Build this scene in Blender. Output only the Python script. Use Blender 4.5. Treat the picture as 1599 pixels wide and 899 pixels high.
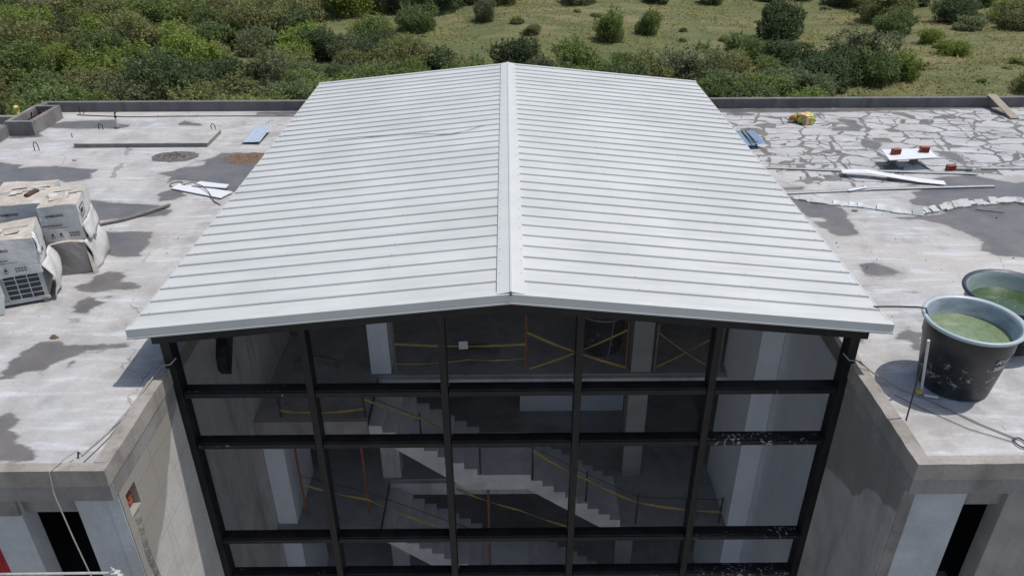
import bpy, bmesh, math, random
import numpy as np
from mathutils import Vector, Matrix

for o in list(bpy.data.objects): bpy.data.objects.remove(o)
S = bpy.context.scene
COL = S.collection
rad = math.radians

# ------------------------------------------------------------------ camera
def cam_axes(pitch, yaw, roll):
    cp, sp, cy, sy = math.cos(pitch), math.sin(pitch), math.cos(yaw), math.sin(yaw)
    f = Vector((sy*cp, cy*cp, -sp)); r = Vector((cy, -sy, 0)); u = r.cross(f)
    cr, sr = math.cos(roll), math.sin(roll)
    return f, cr*r + sr*u, -sr*r + cr*u
f_, r_, u_ = cam_axes(0.5182, 0.0063, -0.0036)
cd = bpy.data.cameras.new('camera'); cam = bpy.data.objects.new('camera', cd); COL.objects.link(cam)
cam.matrix_world = Matrix(((r_.x, u_.x, -f_.x, -0.042), (r_.y, u_.y, -f_.y, 0), (r_.z, u_.z, -f_.z, 7.0), (0, 0, 0, 1)))
cd.sensor_width = 36; cd.lens = 1207.41/1599*36; cd.clip_start = 0.1; cd.clip_end = 3000
S.camera = cam
S.render.resolution_x = 1024; S.render.resolution_y = 575

# ------------------------------------------------------------------ sky, sun, exposure
SUN = Vector((0.42, 0.08, 1.0)).normalized()
elev = math.asin(SUN.z); azim = math.atan2(SUN.x, SUN.y)
W = bpy.data.worlds.new('World'); S.world = W; W.use_nodes = True
wn = W.node_tree.nodes; wl = W.node_tree.links
sky = wn.new('ShaderNodeTexSky'); sky.sky_type = 'NISHITA'; sky.sun_disc = False
sky.sun_elevation = elev; sky.sun_rotation = azim; sky.dust_density = 2.0
bg = wn['Background']; wl.new(sky.outputs[0], bg.inputs[0]); bg.inputs[1].default_value = 0.125
sd = bpy.data.lights.new('sun', 'SUN'); sd.energy = 3.1; sd.angle = rad(0.6); sd.color = (1, 0.975, 0.935)
so = bpy.data.objects.new('sun', sd); COL.objects.link(so)
so.rotation_euler = SUN.to_track_quat('Z', 'Y').to_euler(); so.location = (20, 10, 40)
S.view_settings.view_transform = 'Standard'; S.view_settings.look = 'None'
S.view_settings.exposure = 0.0; S.view_settings.gamma = 1.0; S.view_settings.use_curve_mapping = False
S.render.engine = 'CYCLES'
S.cycles.transparent_max_bounces = 16; S.cycles.max_bounces = 8

# ------------------------------------------------------------------ object helpers
def tag(o, label=None, cat=None, group=None, kind=None):
    if label: o['label'] = label
    if cat: o['category'] = cat
    if group: o['group'] = group
    if kind: o['kind'] = kind
    return o
def empty(name, loc=(0, 0, 0), label=None, cat=None, group=None, rz=0):
    o = bpy.data.objects.new(name, None); COL.objects.link(o); o.location = loc; o.rotation_euler.z = rz
    o.empty_display_size = 0.2
    return tag(o, label, cat, group)
def dup(root, loc=None, rz=None, label=None, group=None):
    c = root.copy(); COL.objects.link(c)
    if loc is not None: c.location = loc
    if rz is not None: c.rotation_euler.z = rz
    if label: c['label'] = label
    if group: c['group'] = group
    def rec(a, b):
        for ch in list(a.children):
            d = ch.copy(); COL.objects.link(d); d.parent = b; rec(ch, d)
    rec(root, c)
    return c
class MB:
    def __init__(s): s.v = []; s.f = []
    def add(s, vs, fs):
        n = len(s.v); s.v += [tuple(v) for v in vs]; s.f += [tuple(i+n for i in f) for f in fs]; return s
    def box(s, x0, x1, y0, y1, z0, z1):
        return s.add([(x0,y0,z0),(x1,y0,z0),(x1,y1,z0),(x0,y1,z0),(x0,y0,z1),(x1,y0,z1),(x1,y1,z1),(x0,y1,z1)],
              [(0,3,2,1),(4,5,6,7),(0,1,5,4),(1,2,6,5),(2,3,7,6),(3,0,4,7)])
    def bar(s, a, b, w, h, up=(0, 0, 1)):
        a = Vector(a); b = Vector(b); d = (b-a).normalized(); up = Vector(up)
        if abs(d.dot(up)) > .98: up = Vector((0, 1, 0))
        r = d.cross(up).normalized()*w/2; u = r.cross(d).normalized()*h/2
        vs = [a-r-u, a+r-u, a+r+u, a-r+u, b-r-u, b+r-u, b+r+u, b-r+u]
        return s.add(vs, [(3,2,1,0),(4,5,6,7),(0,1,5,4),(1,2,6,5),(2,3,7,6),(3,0,4,7)])
    def tube(s, pts, r, n=8, cap=True):
        pts = [Vector(p) for p in pts]; rr = r if isinstance(r, (list, tuple)) else [r]*len(pts)
        rings = []; ref = None
        for i, p in enumerate(pts):
            d = (pts[min(i+1, len(pts)-1)]-pts[max(i-1, 0)]).normalized()
            if ref is None: ref = Vector((0, 0, 1)) if abs(d.z) < .9 else Vector((1, 0, 0))
            a = d.cross(ref).normalized(); b = a.cross(d).normalized()
            if i: ref = b
            rings.append([p+rr[i]*(math.cos(2*math.pi*k/n)*a+math.sin(2*math.pi*k/n)*b) for k in range(n)])
            ref = b
        vs = [v for R in rings for v in R]; fs = []
        for i in range(len(pts)-1):
            for k in range(n): fs.append((i*n+k, i*n+(k+1) % n, (i+1)*n+(k+1) % n, (i+1)*n+k))
        if cap: fs += [tuple(range(n)), tuple(reversed(range((len(pts)-1)*n, len(pts)*n)))]
        return s.add(vs, fs)
    def lathe(s, prof, c=(0, 0, 0), n=64):
        vs = []; fs = []
        for r, z in prof:
            for k in range(n):
                a = 2*math.pi*k/n; vs.append((c[0]+r*math.cos(a), c[1]+r*math.sin(a), c[2]+z))
        for i in range(len(prof)-1):
            for k in range(n): fs.append((i*n+k, i*n+(k+1) % n, (i+1)*n+(k+1) % n, (i+1)*n+k))
        return s.add(vs, fs)
    def extrude(s, poly, axis, a, b):
        """closed polygon in the two other axes (in order), extruded along axis from a to b"""
        n = len(poly)
        def P(q, t):
            return {'x': (t, q[0], q[1]), 'y': (q[0], t, q[1]), 'z': (q[0], q[1], t)}[axis]
        vs = [P(q, a) for q in poly]+[P(q, b) for q in poly]
        fs = [tuple(range(n)), tuple(reversed(range(n, 2*n)))]+[(i, (i+1) % n, n+(i+1) % n, n+i) for i in range(n)]
        return s.add(vs, fs)
    def build(s, name, m, parent=None, bevel=0, smooth=False, fix=True):
        me = bpy.data.meshes.new(name); me.from_pydata(s.v, [], s.f); me.update()
        if fix and len(s.f) < 60000:
            bm = bmesh.new(); bm.from_mesh(me); bmesh.ops.recalc_face_normals(bm, faces=bm.faces); bm.to_mesh(me); bm.free()
        o = bpy.data.objects.new(name, me); COL.objects.link(o)
        if m: me.materials.append(m)
        if smooth:
            for p in me.polygons: p.use_smooth = True
        if parent: o.parent = parent
        if bevel:
            b = o.modifiers.new('bevel', 'BEVEL'); b.width = bevel; b.segments = 2; b.limit_method = 'ANGLE'
        return o

# ------------------------------------------------------------------ material helpers
class NT:
    def __init__(s, name):
        s.m = bpy.data.materials.new(name); s.m.use_nodes = True; s.t = s.m.node_tree
        s.n = s.t.nodes; s.p = s.n['Principled BSDF']; s.out = s.n['Material Output']; s._c = None
    def new(s, k, **kw):
        n = s.n.new(k)
        for a, b in kw.items(): setattr(n, a, b)
        return n
    def link(s, a, b): s.t.links.new(a, b)
    def set(s, sock, v):
        if hasattr(v, 'is_linked') or isinstance(v, bpy.types.NodeSocket): s.link(v, sock)
        else: sock.default_value = v
    def co(s):
        if s._c is None: s._c = s.new('ShaderNodeTexCoord').outputs['Object']
        return s._c
    def geo(s): return s.new('ShaderNodeNewGeometry').outputs['Position']
    def mapping(s, v, scale=(1, 1, 1), rot=(0, 0, 0), loc=(0, 0, 0)):
        n = s.new('ShaderNodeMapping'); s.link(v, n.inputs[0]); n.inputs['Scale'].default_value = scale
        n.inputs['Rotation'].default_value = rot; n.inputs['Location'].default_value = loc; return n.outputs[0]
    def noise(s, scale, detail=4, rough=.55, v=None, dist=0):
        n = s.new('ShaderNodeTexNoise'); s.link(v or s.co(), n.inputs['Vector']); n.inputs['Scale'].default_value = scale
        n.inputs['Detail'].default_value = detail; n.inputs['Roughness'].default_value = rough; n.inputs['Distortion'].default_value = dist
        return n.outputs['Fac']
    def math(s, op, a, b=0.0, c=0.0, clamp=False):
        n = s.new('ShaderNodeMath', operation=op); n.use_clamp = clamp
        for i, v in enumerate((a, b, c)): s.set(n.inputs[i], v)
        return n.outputs[0]
    def ramp(s, fac, a, b, lo=0.0, hi=1.0):
        n = s.new('ShaderNodeMapRange'); n.clamp = True
        s.set(n.inputs['Value'], fac); n.inputs['From Min'].default_value = a; n.inputs['From Max'].default_value = b
        n.inputs['To Min'].default_value = lo; n.inputs['To Max'].default_value = hi; return n.outputs[0]
    def mix(s, fac, a, b, blend='MIX'):
        n = s.new('ShaderNodeMix', data_type='RGBA', blend_type=blend)
        s.set(n.inputs['Factor'], fac); s.set(n.inputs['A'], (*a, 1) if isinstance(a, tuple) and len(a) == 3 else a)
        s.set(n.inputs['B'], (*b, 1) if isinstance(b, tuple) and len(b) == 3 else b); return n.outputs['Result']
    def attr(s, name): return s.new('ShaderNodeAttribute', attribute_name=name)
    def sep(s, v):
        n = s.new('ShaderNodeSeparateXYZ'); s.link(v, n.inputs[0]); return n.outputs
    def bump(s, h, strength=.3, dist=.02):
        n = s.new('ShaderNodeBump'); s.link(h, n.inputs['Height']); n.inputs['Strength'].default_value = strength
        n.inputs['Distance'].default_value = dist; s.link(n.outputs[0], s.p.inputs['Normal']); return n
    def base(s, c): s.set(s.p.inputs['Base Color'], (*c, 1) if isinstance(c, tuple) and len(c) == 3 else c)
    def rough(s, v): s.set(s.p.inputs['Roughness'], v)

def simple(name, c, rough=.6, metal=0, var=.25, scale=6, bump=.1, c2=None, spec=None):
    """plain colour with broken-up tone, grime and slight relief"""
    t = NT(name); n1 = t.noise(scale, 5, .6); n2 = t.noise(scale*7, 3, .6)
    dark = c2 or tuple(v*(1-var) for v in c)
    f = t.ramp(t.math('ADD', t.math('MULTIPLY', n1, .7), t.math('MULTIPLY', n2, .3)), .35, .68)
    t.base(t.mix(f, dark, c)); t.rough(t.ramp(n1, .3, .7, rough*.85, min(1, rough*1.15)))
    t.p.inputs['Metallic'].default_value = metal
    if spec is not None: t.p.inputs['Specular IOR Level'].default_value = spec
    if bump: t.bump(n2, bump, .01)
    return t.m

M = {}
# roof-top concrete screed with rain puddles (traced outlines in attribute 'damp') and sealed cracks
def screed(name):
    t = NT(name); g = t.geo()
    big = t.noise(.35, 5, .6, g); mid = t.noise(1.6, 6, .62, g, .6); fine = t.noise(18, 5, .65, g); 
    streak = t.noise(1.2, 5, .6, t.mapping(g, (.7, 4.5, 1), (0, 0, .12)))
    c = t.mix(t.ramp(mid, .35, .65), (.345, .34, .335), (.485, .487, .488))
    c = t.mix(t.ramp(big, .38, .62), c, (.47, .44, .41))
    c = t.mix(t.math('MULTIPLY', t.ramp(streak, .5, .66), .7), c, (.60, .62, .645))
    c = t.mix(t.math('MULTIPLY', t.ramp(t.noise(.9, 6, .7, t.mapping(g, (1, 1, 1), (0, 0, 0), (7, 3, 0))), .50, .66), .75), c, (.30, .28, .26))
    c = t.mix(t.math('MULTIPLY', t.ramp(fine, .3, .62, 1, 0), .25), c, (.25, .24, .23))
    # hairline shrinkage cracks, then the sealed crack network
    hv = t.new('ShaderNodeTexVoronoi', feature='DISTANCE_TO_EDGE'); hn = t.new('ShaderNodeTexNoise'); t.link(g, hn.inputs['Vector']); hn.inputs['Scale'].default_value = 1.6; hn.inputs['Detail'].default_value = 5
    ha = t.new('ShaderNodeVectorMath', operation='MULTIPLY_ADD'); t.link(hn.outputs['Color'], ha.inputs[0]); ha.inputs[1].default_value = (.9, .9, 0); t.link(g, ha.inputs[2])
    t.link(ha.outputs[0], hv.inputs['Vector']); hv.inputs['Scale'].default_value = .33
    hl = t.math('MULTIPLY', t.math('LESS_THAN', hv.outputs['Distance'], .0035), t.math('GREATER_THAN', big, .47))
    c = t.mix(t.math('MULTIPLY', hl, .55), c, (.16, .15, .14))
    cr = t.attr('crack').outputs['Fac']
    c = t.mix(t.ramp(cr, -.1, .3, 0, .25), c, (.43, .455, .48))
    wv = t.new('ShaderNodeTexNoise'); t.link(g, wv.inputs['Vector']); wv.inputs['Scale'].default_value = 1.3; wv.inputs['Detail'].default_value = 5
    va = t.new('ShaderNodeVectorMath', operation='MULTIPLY_ADD'); t.link(wv.outputs['Color'], va.inputs[0]); va.inputs[1].default_value = (.62, .62, 0); t.link(g, va.inputs[2])
    wob = va.outputs[0]
    lines = None
    for sc, off, wd, cut in (((1.0, 1.75, 0), (0, 0, 0), .040, .33), ((2.0, 2.5, 0), (5, 2, 0), .040, .50)):
        vo = t.new('ShaderNodeTexVoronoi', feature='DISTANCE_TO_EDGE'); vo.inputs['Randomness'].default_value = .55
        t.link(t.mapping(wob, sc, (0, 0, .15), off), vo.inputs['Vector']); vo.inputs['Scale'].default_value = 1.0
        width = t.math('MULTIPLY', t.ramp(t.noise(1.7, 3, .6, g), .3, .7, .2, 2.0), wd*1.15)
        ln = t.math('LESS_THAN', vo.outputs['Distance'], width)
        ln = t.math('MULTIPLY', ln, t.math('GREATER_THAN', t.noise(.8, 2, .5, t.mapping(g, (1, 1, 1), (0, 0, 0), off)), cut))
        lines = ln if lines is None else t.math('MAXIMUM', lines, ln)
    crk = t.math('MULTIPLY', lines, t.math('GREATER_THAN', t.math('ADD', cr, t.math('MULTIPLY', t.math('SUBTRACT', mid, .5), .8)), 0))
    c = t.mix(t.math('MULTIPLY', crk, .93), c, t.mix(t.ramp(mid, .4, .6), (.11, .107, .105), (.165, .15, .135)))
    # damp / puddles
    d = t.attr('damp').outputs['Fac']
    edge = t.math('ADD', d, t.math('MULTIPLY', t.math('SUBTRACT', t.noise(3.2, 6, .68, t.mapping(g, (.7, 1.8, 1))), .5), .34))
    wet = t.ramp(edge, -.02, .035)
    wetc = t.mix(t.ramp(t.noise(1.4, 6, .7, g), .36, .64), (.112, .110, .113), (.175, .157, .142))
    halo = t.ramp(edge, -.22, 0)
    c = t.mix(t.math('MULTIPLY', halo, .45), c, (.31, .295, .275))
    c = t.mix(wet, c, wetc)
    t.base(c); t.rough(t.mix(wet, (.85,)*3, t.mix(t.ramp(edge, .05, .25), (.55,)*3, (.32,)*3)))
    bn = t.bump(t.math('ADD', t.math('MULTIPLY', fine, .5), t.math('MULTIPLY', mid, 1.2)), .32, .02)
    t.set(bn.inputs['Strength'], t.ramp(wet, 0, 1, .32, .08))
    return t.m
M['screed'] = screed('roof_screed')

def concrete(name, c, dark, stain=(.16, .14, .12), stain_amt=.5, topdark=None, lines=False, streak=True, rough=.85):
    t = NT(name); g = t.geo()
    mid = t.noise(1.3, 6, .65, g, .4); fine = t.noise(22, 5, .7, g); big = t.noise(.5, 3, .5, g)
    col = t.mix(t.ramp(mid, .35, .65), dark, c)
    st = t.noise(1.5, 6, .65, t.mapping(g, (2.2, 2.2, .35) if streak else (1, 1, 1), (0, 0, 0), (3, 1, 0)))
    col = t.mix(t.math('MULTIPLY', t.ramp(st, .5, .72), stain_amt), col, stain)
    col = t.mix(t.math('MULTIPLY', t.ramp(fine, .28, .55, 1, 0), .25), col, tuple(v*.6 for v in dark))
    if topdark:   # damp soaking down from the slab edge: outline in world height plus noise
        z = t.sep(g)[2]; y = t.sep(g)[1]
        hh = t.math('ADD', t.math('ADD', z, t.math('MULTIPLY', t.math('SUBTRACT', t.noise(1.0, 4, .55, g), .5), topdark[3])), t.math('MULTIPLY', t.math('SUBTRACT', y, 8.6), topdark[4]))
        col = t.mix(t.ramp(hh, topdark[0]-.03, topdark[0]+.05, 0, topdark[1]), col, topdark[2])
    if lines:
        s = t.sep(g)
        def ln(v, p, w, off=0):
            q = t.math('FRACT', t.math('DIVIDE', t.math('ADD', v, off), p)); return t.math('LESS_THAN', q, w)
        l = t.math('MAXIMUM', ln(s[1], 1.22, .008), ln(s[2], .61, .014, .1))
        col = t.mix(t.math('MULTIPLY', l, .5), col, (.07, .065, .06))
    t.base(col); t.rough(rough); t.bump(t.math('ADD', fine, t.math('MULTIPLY', mid, 2)), .3, .02)
    return t.m
M['kerb'] = concrete('kerb_concrete', (.38, .345, .31), (.25, .225, .20), (.15, .125, .105), .65)
M['fascia'] = concrete('fascia_concrete', (.29, .28, .27), (.19, .18, .17), (.12, .105, .095), .5)
M['parapet'] = concrete('parapet_concrete', (.20, .19, .185), (.13, .125, .12), (.08, .075, .07), .6)
M['render_left'] = concrete('rendered_wall_left', (.58, .56, .53), (.47, .45, .42), (.34, .32, .29), .45, (-1.45, .85, (.27, .245, .215), .8, -.85), True)
M['render_right'] = concrete('rendered_wall_right', (.47, .455, .43), (.34, .325, .305), (.21, .195, .175), .6, (-1.4, .75, (.17, .155, .14), 1.3, .5), False)
M['blue_paint'] = concrete('primed_wall', (.52, .53, .545), (.40, .41, .425), (.34, .34, .35), .45)
M['beige_wall'] = concrete('bare_render', (.34, .32, .30), (.26, .245, .23), (.18, .165, .15), .4)
M['rough'] = concrete('rough_mortar', (.27, .25, .23), (.16, .15, .14), (.09, .085, .08), .6, streak=False)
M['int_conc'] = concrete('interior_concrete', (.60, .57, .53), (.46, .44, .41), (.14, .13, .12), .5)
M['int_white'] = concrete('interior_white_wall', (.80, .81, .83), (.74, .75, .78), (.6, .61, .63), .2)
M['int_floor'] = concrete('interior_floor', (.40, .385, .36), (.29, .28, .265), (.09, .085, .08), .5, streak=False)
M['shade_conc'] = concrete('shade_toned_concrete', (.09, .088, .085), (.055, .053, .05), (.06, .055, .05), .5)  # dark copy of the concrete, shade of deep interiors put into the colour

# white metal roofing
t = NT('roof_sheet'); g = t.geo()
n1 = t.noise(.6, 4, .6, g); n2 = t.noise(2.5, 5, .65, t.mapping(g, (.25, 3, 1))); n3 = t.noise(40, 3, .6, g)
c = t.mix(t.ramp(n1, .35, .65), (.525, .53, .505), (.585, .588, .565))
c = t.mix(t.math('MULTIPLY', t.ramp(n2, .48, .70), .5), c, (.45, .455, .44))
c = t.mix(t.math('MULTIPLY', t.ramp(n3, .66, .74), .35), c, (.40, .38, .35))
t.base(c); t.rough(t.ramp(n1, .3, .7, .42, .55)); t.bump(t.noise(1.6, 4, .5, g), .3, .02); M['roof'] = t.m
M['roof_trim'] = simple('roof_trim', (.585, .59, .565), .45, var=.08, scale=2, bump=.03)
M['roof_lap'] = simple('roof_seam', (.38, .385, .385), .5, var=.15, scale=4, bump=.02)

# black steel, with mortar splashes on some pieces
def steel(name, amt):
    t = NT(name); g = t.geo(); n = t.noise(3, 5, .6, g); 
    c = t.mix(t.ramp(n, .4, .7), (.007, .007, .008), (.020, .020, .023))
    if amt:
        vo = t.new('ShaderNodeTexNoise'); t.link(t.mapping(g, (1, 1, 1)), vo.inputs['Vector']); vo.inputs['Scale'].default_value = 17; vo.inputs['Detail'].default_value = 6; vo.inputs['Roughness'].default_value = .7
        reg = t.noise(1.1, 3, .6, g)
        sp = t.math('GREATER_THAN', t.math('ADD', vo.outputs['Fac'], t.math('MULTIPLY', t.math('SUBTRACT', reg, .5), .5)), .76-amt)
        c = t.mix(sp, c, (.42, .43, .45))
    t.base(c); t.rough(t.ramp(n, .3, .7, .38, .6)); t.p.inputs['Specular IOR Level'].default_value = .3
    return t.m
M['steel'] = steel('black_steel', 0); M['steel_few'] = steel('splashed_black_steel', .06); M['steel_many'] = steel('mortar_caked_steel', .145)

# tinted glass
t = NT('tinted_glass'); t.n.remove(t.p)
tr = t.new('ShaderNodeBsdfTransparent'); tr.inputs[0].default_value = (.93, .935, .955, 1)
gl = t.new('ShaderNodeBsdfGlossy'); gl.inputs['Roughness'].default_value = .03; gl.inputs[0].default_value = (.85, .9, 1, 1)
g = t.geo(); bp = t.new('ShaderNodeBump'); t.link(t.noise(.8, 2, .5, g), bp.inputs['Height']); bp.inputs['Strength'].default_value = .04; bp.inputs['Distance'].default_value = .05
t.link(bp.outputs[0], gl.inputs['Normal'])
fr = t.new('ShaderNodeFresnel'); fr.inputs[0].default_value = 1.45
mx = t.new('ShaderNodeMixShader'); t.link(t.math('MULTIPLY', fr.outputs[0], t.ramp(t.noise(.8, 4, .6, t.mapping(g, (1, 1, .5))), .35, .7, .20, .45)), mx.inputs[0]); t.link(tr.outputs[0], mx.inputs[1]); t.link(gl.outputs[0], mx.inputs[2])
t.link(mx.outputs[0], t.out.inputs[0]); M['glass'] = t.m

M['white'] = simple('white_sheet', (.72, .73, .74), .5, var=.08, scale=3, bump=.03)
M['rim_pale'] = simple('pale_rim', (.42, .49, .52), .4, var=.15)
M['stair'] = concrete('lit_stair_concrete', (.74, .70, .64), (.56, .53, .49), (.25, .24, .23), .4, streak=False)  # paler than the interior concrete: brightness of the lit flights put in
M['plat'] = concrete('platform_top', (.50, .49, .46), (.36, .345, .325), (.22, .2, .18), .4, streak=False)
M['offwhite'] = simple('weathered_white', (.56, .57, .56), .6, var=.25, scale=5, c2=(.42, .42, .40))
M['gal'] = simple('galvanised_track', (.56, .58, .57), .5, metal=0, var=.2, scale=7)
M['brick'] = simple('red_brick', (.36, .10, .055), .85, var=.4, scale=18, bump=.4)
M['hollow_shade'] = simple('painted_hollow_shade', (.012, .011, .011), .9, var=.2)  # near-black colour standing for the shade inside brick hollows
M['wood'] = simple('weathered_wood', (.40, .34, .26), .8, var=.4, scale=9, bump=.3)
M['greywood'] = simple('grey_weathered_wood', (.26, .235, .205), .85, var=.45, scale=9, bump=.3)
M['carton'] = simple('wet_white_carton', (.66, .655, .64), .8, var=.2, scale=3.2, bump=.2, c2=(.50, .48, .45))
M['carton_top'] = simple('stained_carton_top', (.60, .56, .50), .85, var=.5, scale=3.5, bump=.5, c2=(.36, .31, .25))
M['carton_brown'] = simple('soaked_carton', (.36, .335, .31), .85, var=.35, scale=3)
M['unit'] = simple('unit_casing', (.55, .55, .53), .45, var=.12, scale=4)
M['grille'] = simple('dark_grille', (.03, .045, .055), .5, var=.3, scale=12)
M['ink'] = simple('black_ink', (.02, .02, .022), .7, var=.1, bump=0)
M['greyink'] = simple('grey_ink', (.16, .155, .15), .8, var=.2, bump=0)
M['white_ink'] = simple('white_lettering', (.66, .67, .68), .6, var=.3, scale=25, bump=0)
M['yellow'] = simple('yellow_plastic', (.62, .50, .12), .5, var=.25)
M['tape'] = simple('caution_tape', (.52, .36, .04), .5, var=.55, scale=9, bump=0)
M['orange'] = simple('orange_primer', (.30, .085, .04), .6, var=.35)
M['rope'] = simple('dirty_rope', (.38, .36, .33), .9, var=.3, scale=20)
M['cable'] = simple('dark_cable', (.10, .095, .09), .6, var=.2)
M['redcloth'] = simple('red_cloth', (.45, .012, .02), .7, var=.4)
M['redpipe'] = simple('reddish_pipe', (.28, .12, .11), .6, var=.4)
M['pvc'] = simple('white_pvc', (.66, .66, .64), .4, var=.12)
M['sand'] = simple('brown_sand', (.20, .135, .085), .95, var=.35, scale=7, bump=.5)
M['gravel'] = simple('dark_gravel', (.21, .195, .175), .95, var=.45, scale=30, bump=.9)
M['paper'] = simple('white_paper', (.7, .7, .68), .8, var=.05)
M['steelrod'] = simple('dark_rebar', (.045, .04, .038), .6, var=.3, scale=20)

# tank shell, black with lime streaks
t = NT('tank_shell'); co = t.co(); z = t.sep(co)[2]
c = t.mix(t.ramp(t.noise(3, 4, .6), .4, .65), (.012, .013, .016), (.03, .032, .036))
low = t.math('ADD', t.ramp(z, 0.0, .45, 1, 0), t.math('MULTIPLY', t.math('SUBTRACT', t.noise(4, 5, .7, t.mapping(co, (1, 1, .45))), .5), 1.5))
c = t.mix(t.ramp(low, .55, 1.4, 0, .55), c, (.15, .165, .18))
dr = t.math('MULTIPLY', t.ramp(t.noise(5.5, 6, .75, t.mapping(co, (1, 1, 1.3), (0, 0, 0), (2.1, 0, .4)), 1.6), .585, .61), t.math('MULTIPLY', t.ramp(z, .15, .3), t.ramp(z, .55, .7, 1, 0)))
c = t.mix(t.math('MULTIPLY', dr, .8), c, (.45, .45, .44)); t.base(c); t.rough(.42); t.bump(t.noise(2, 2, .5), .05); M['tank'] = t.m
t = NT('tank_lining'); c = t.mix(t.ramp(t.noise(4, 5, .6, t.mapping(t.co(), (1, 1, 3))), .4, .7), (.29, .34, .37), (.18, .22, .24))
z = t.sep(t.co())[2]; c = t.mix(t.ramp(z, .80, .90, .55, 0), c, (.16, .22, .15)); t.base(c); t.rough(.4); M['lining'] = t.m
def water(name, a, b):
    t = NT(name); n = t.noise(5, 6, .7, None, 1.0); s = t.math('GREATER_THAN', t.noise(20, 5, .75), .62)
    c = t.mix(t.ramp(n, .4, .65), a, b); c = t.mix(t.math('MULTIPLY', s, .45), c, (.36, .42, .28)); t.base(c); t.rough(.12)
    t.bump(t.noise(7, 3, .5), .12, .02); return t.m
M['algae'] = water('algae_water', (.15, .20, .10), (.22, .27, .16)); M['algae_dark'] = water('dark_algae_water', (.04, .075, .028), (.055, .10, .038))

# blue corrugated plastic
def stripes(name, cols, axis, freq, rough=.5):
    t = NT(name); v = t.sep(t.co())[axis]; f = t.math('FRACT', t.math('MULTIPLY', v, freq)); c = cols[0]
    for i, k in enumerate(cols[1:]): c = t.mix(t.math('GREATER_THAN', f, (i+1)/len(cols)), c, k)
    c = t.mix(t.math('MULTIPLY', t.ramp(t.noise(9, 4, .6), .5, .7), .3), c, (.4, .36, .3)); t.base(c); t.rough(rough); return t.m
M['bluesheet'] = stripes('blue_striped_sheet', [(.27, .35, .45), (.44, .50, .56)], 0, 12)
M['bluecloth'] = simple('blue_cloth', (.20, .32, .46), .6, var=.35, scale=6)
M['sack'] = stripes('printed_sack', [(.62, .35, .05), (.62, .55, .16), (.30, .42, .12), (.60, .20, .04), (.64, .60, .42)], 0, 2.6)

# terrain, leaves, grass
t = NT('field'); g = t.geo()
a = t.noise(.05, 5, .6, t.mapping(g, (.6, 1.5, 1))); b = t.noise(.30, 6, .65, t.mapping(g, (.55, 1.6, 1))); c3 = t.noise(2.5, 5, .7, g)
c = t.mix(t.ramp(a, .4, .6), (.140, .145, .048), (.215, .182, .085)); c = t.mix(t.ramp(b, .42, .62), c, (.088, .112, .036))
c = t.mix(t.math('MULTIPLY', t.ramp(c3, .5, .66), .55), c, (.085, .105, .038)); c = t.mix(t.math('MULTIPLY', t.ramp(b, .60, .7), .6), c, (.19, .165, .085))
t.base(c); t.rough(.95); t.bump(c3, .8, .25); M['field'] = t.m
def leaf(name, use_var=True):
    t = NT(name); oi = t.new('ShaderNodeObjectInfo'); lv = t.attr('leafvar').outputs['Fac']
    c = t.mix(lv, (.6, .65, .6), (1.65, 1.6, 1.35)); c = t.mix(1.0, oi.outputs['Color'], c, 'MULTIPLY')
    t.base(c); t.rough(.6); t.p.inputs['Specular IOR Level'].default_value = .25
    tl = t.new('ShaderNodeBsdfTranslucent'); t.link(c, tl.inputs[0]); mx = t.new('ShaderNodeMixShader'); mx.inputs[0].default_value = .45
    t.link(t.p.outputs[0], mx.inputs[1]); t.link(tl.outputs[0], mx.inputs[2]); t.link(mx.outputs[0], t.out.inputs[0]); return t.m
M['leaf'] = leaf('foliage'); M['bark'] = simple('bark', (.10, .085, .065), .9, var=.4)
M['blade'] = leaf('grass_blades')
M['navy'] = simple('navy_rim', (.025, .035, .06), .4, var=.3)
M['sandbag'] = simple('orange_sack', (.42, .22, .05), .7, var=.4)
M['darkwood'] = simple('dark_brown_wood', (.10, .055, .035), .8, var=.4)
M['tubegrey'] = simple('weathered_tube', (.42, .42, .41), .5, var=.35, scale=9)

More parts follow.
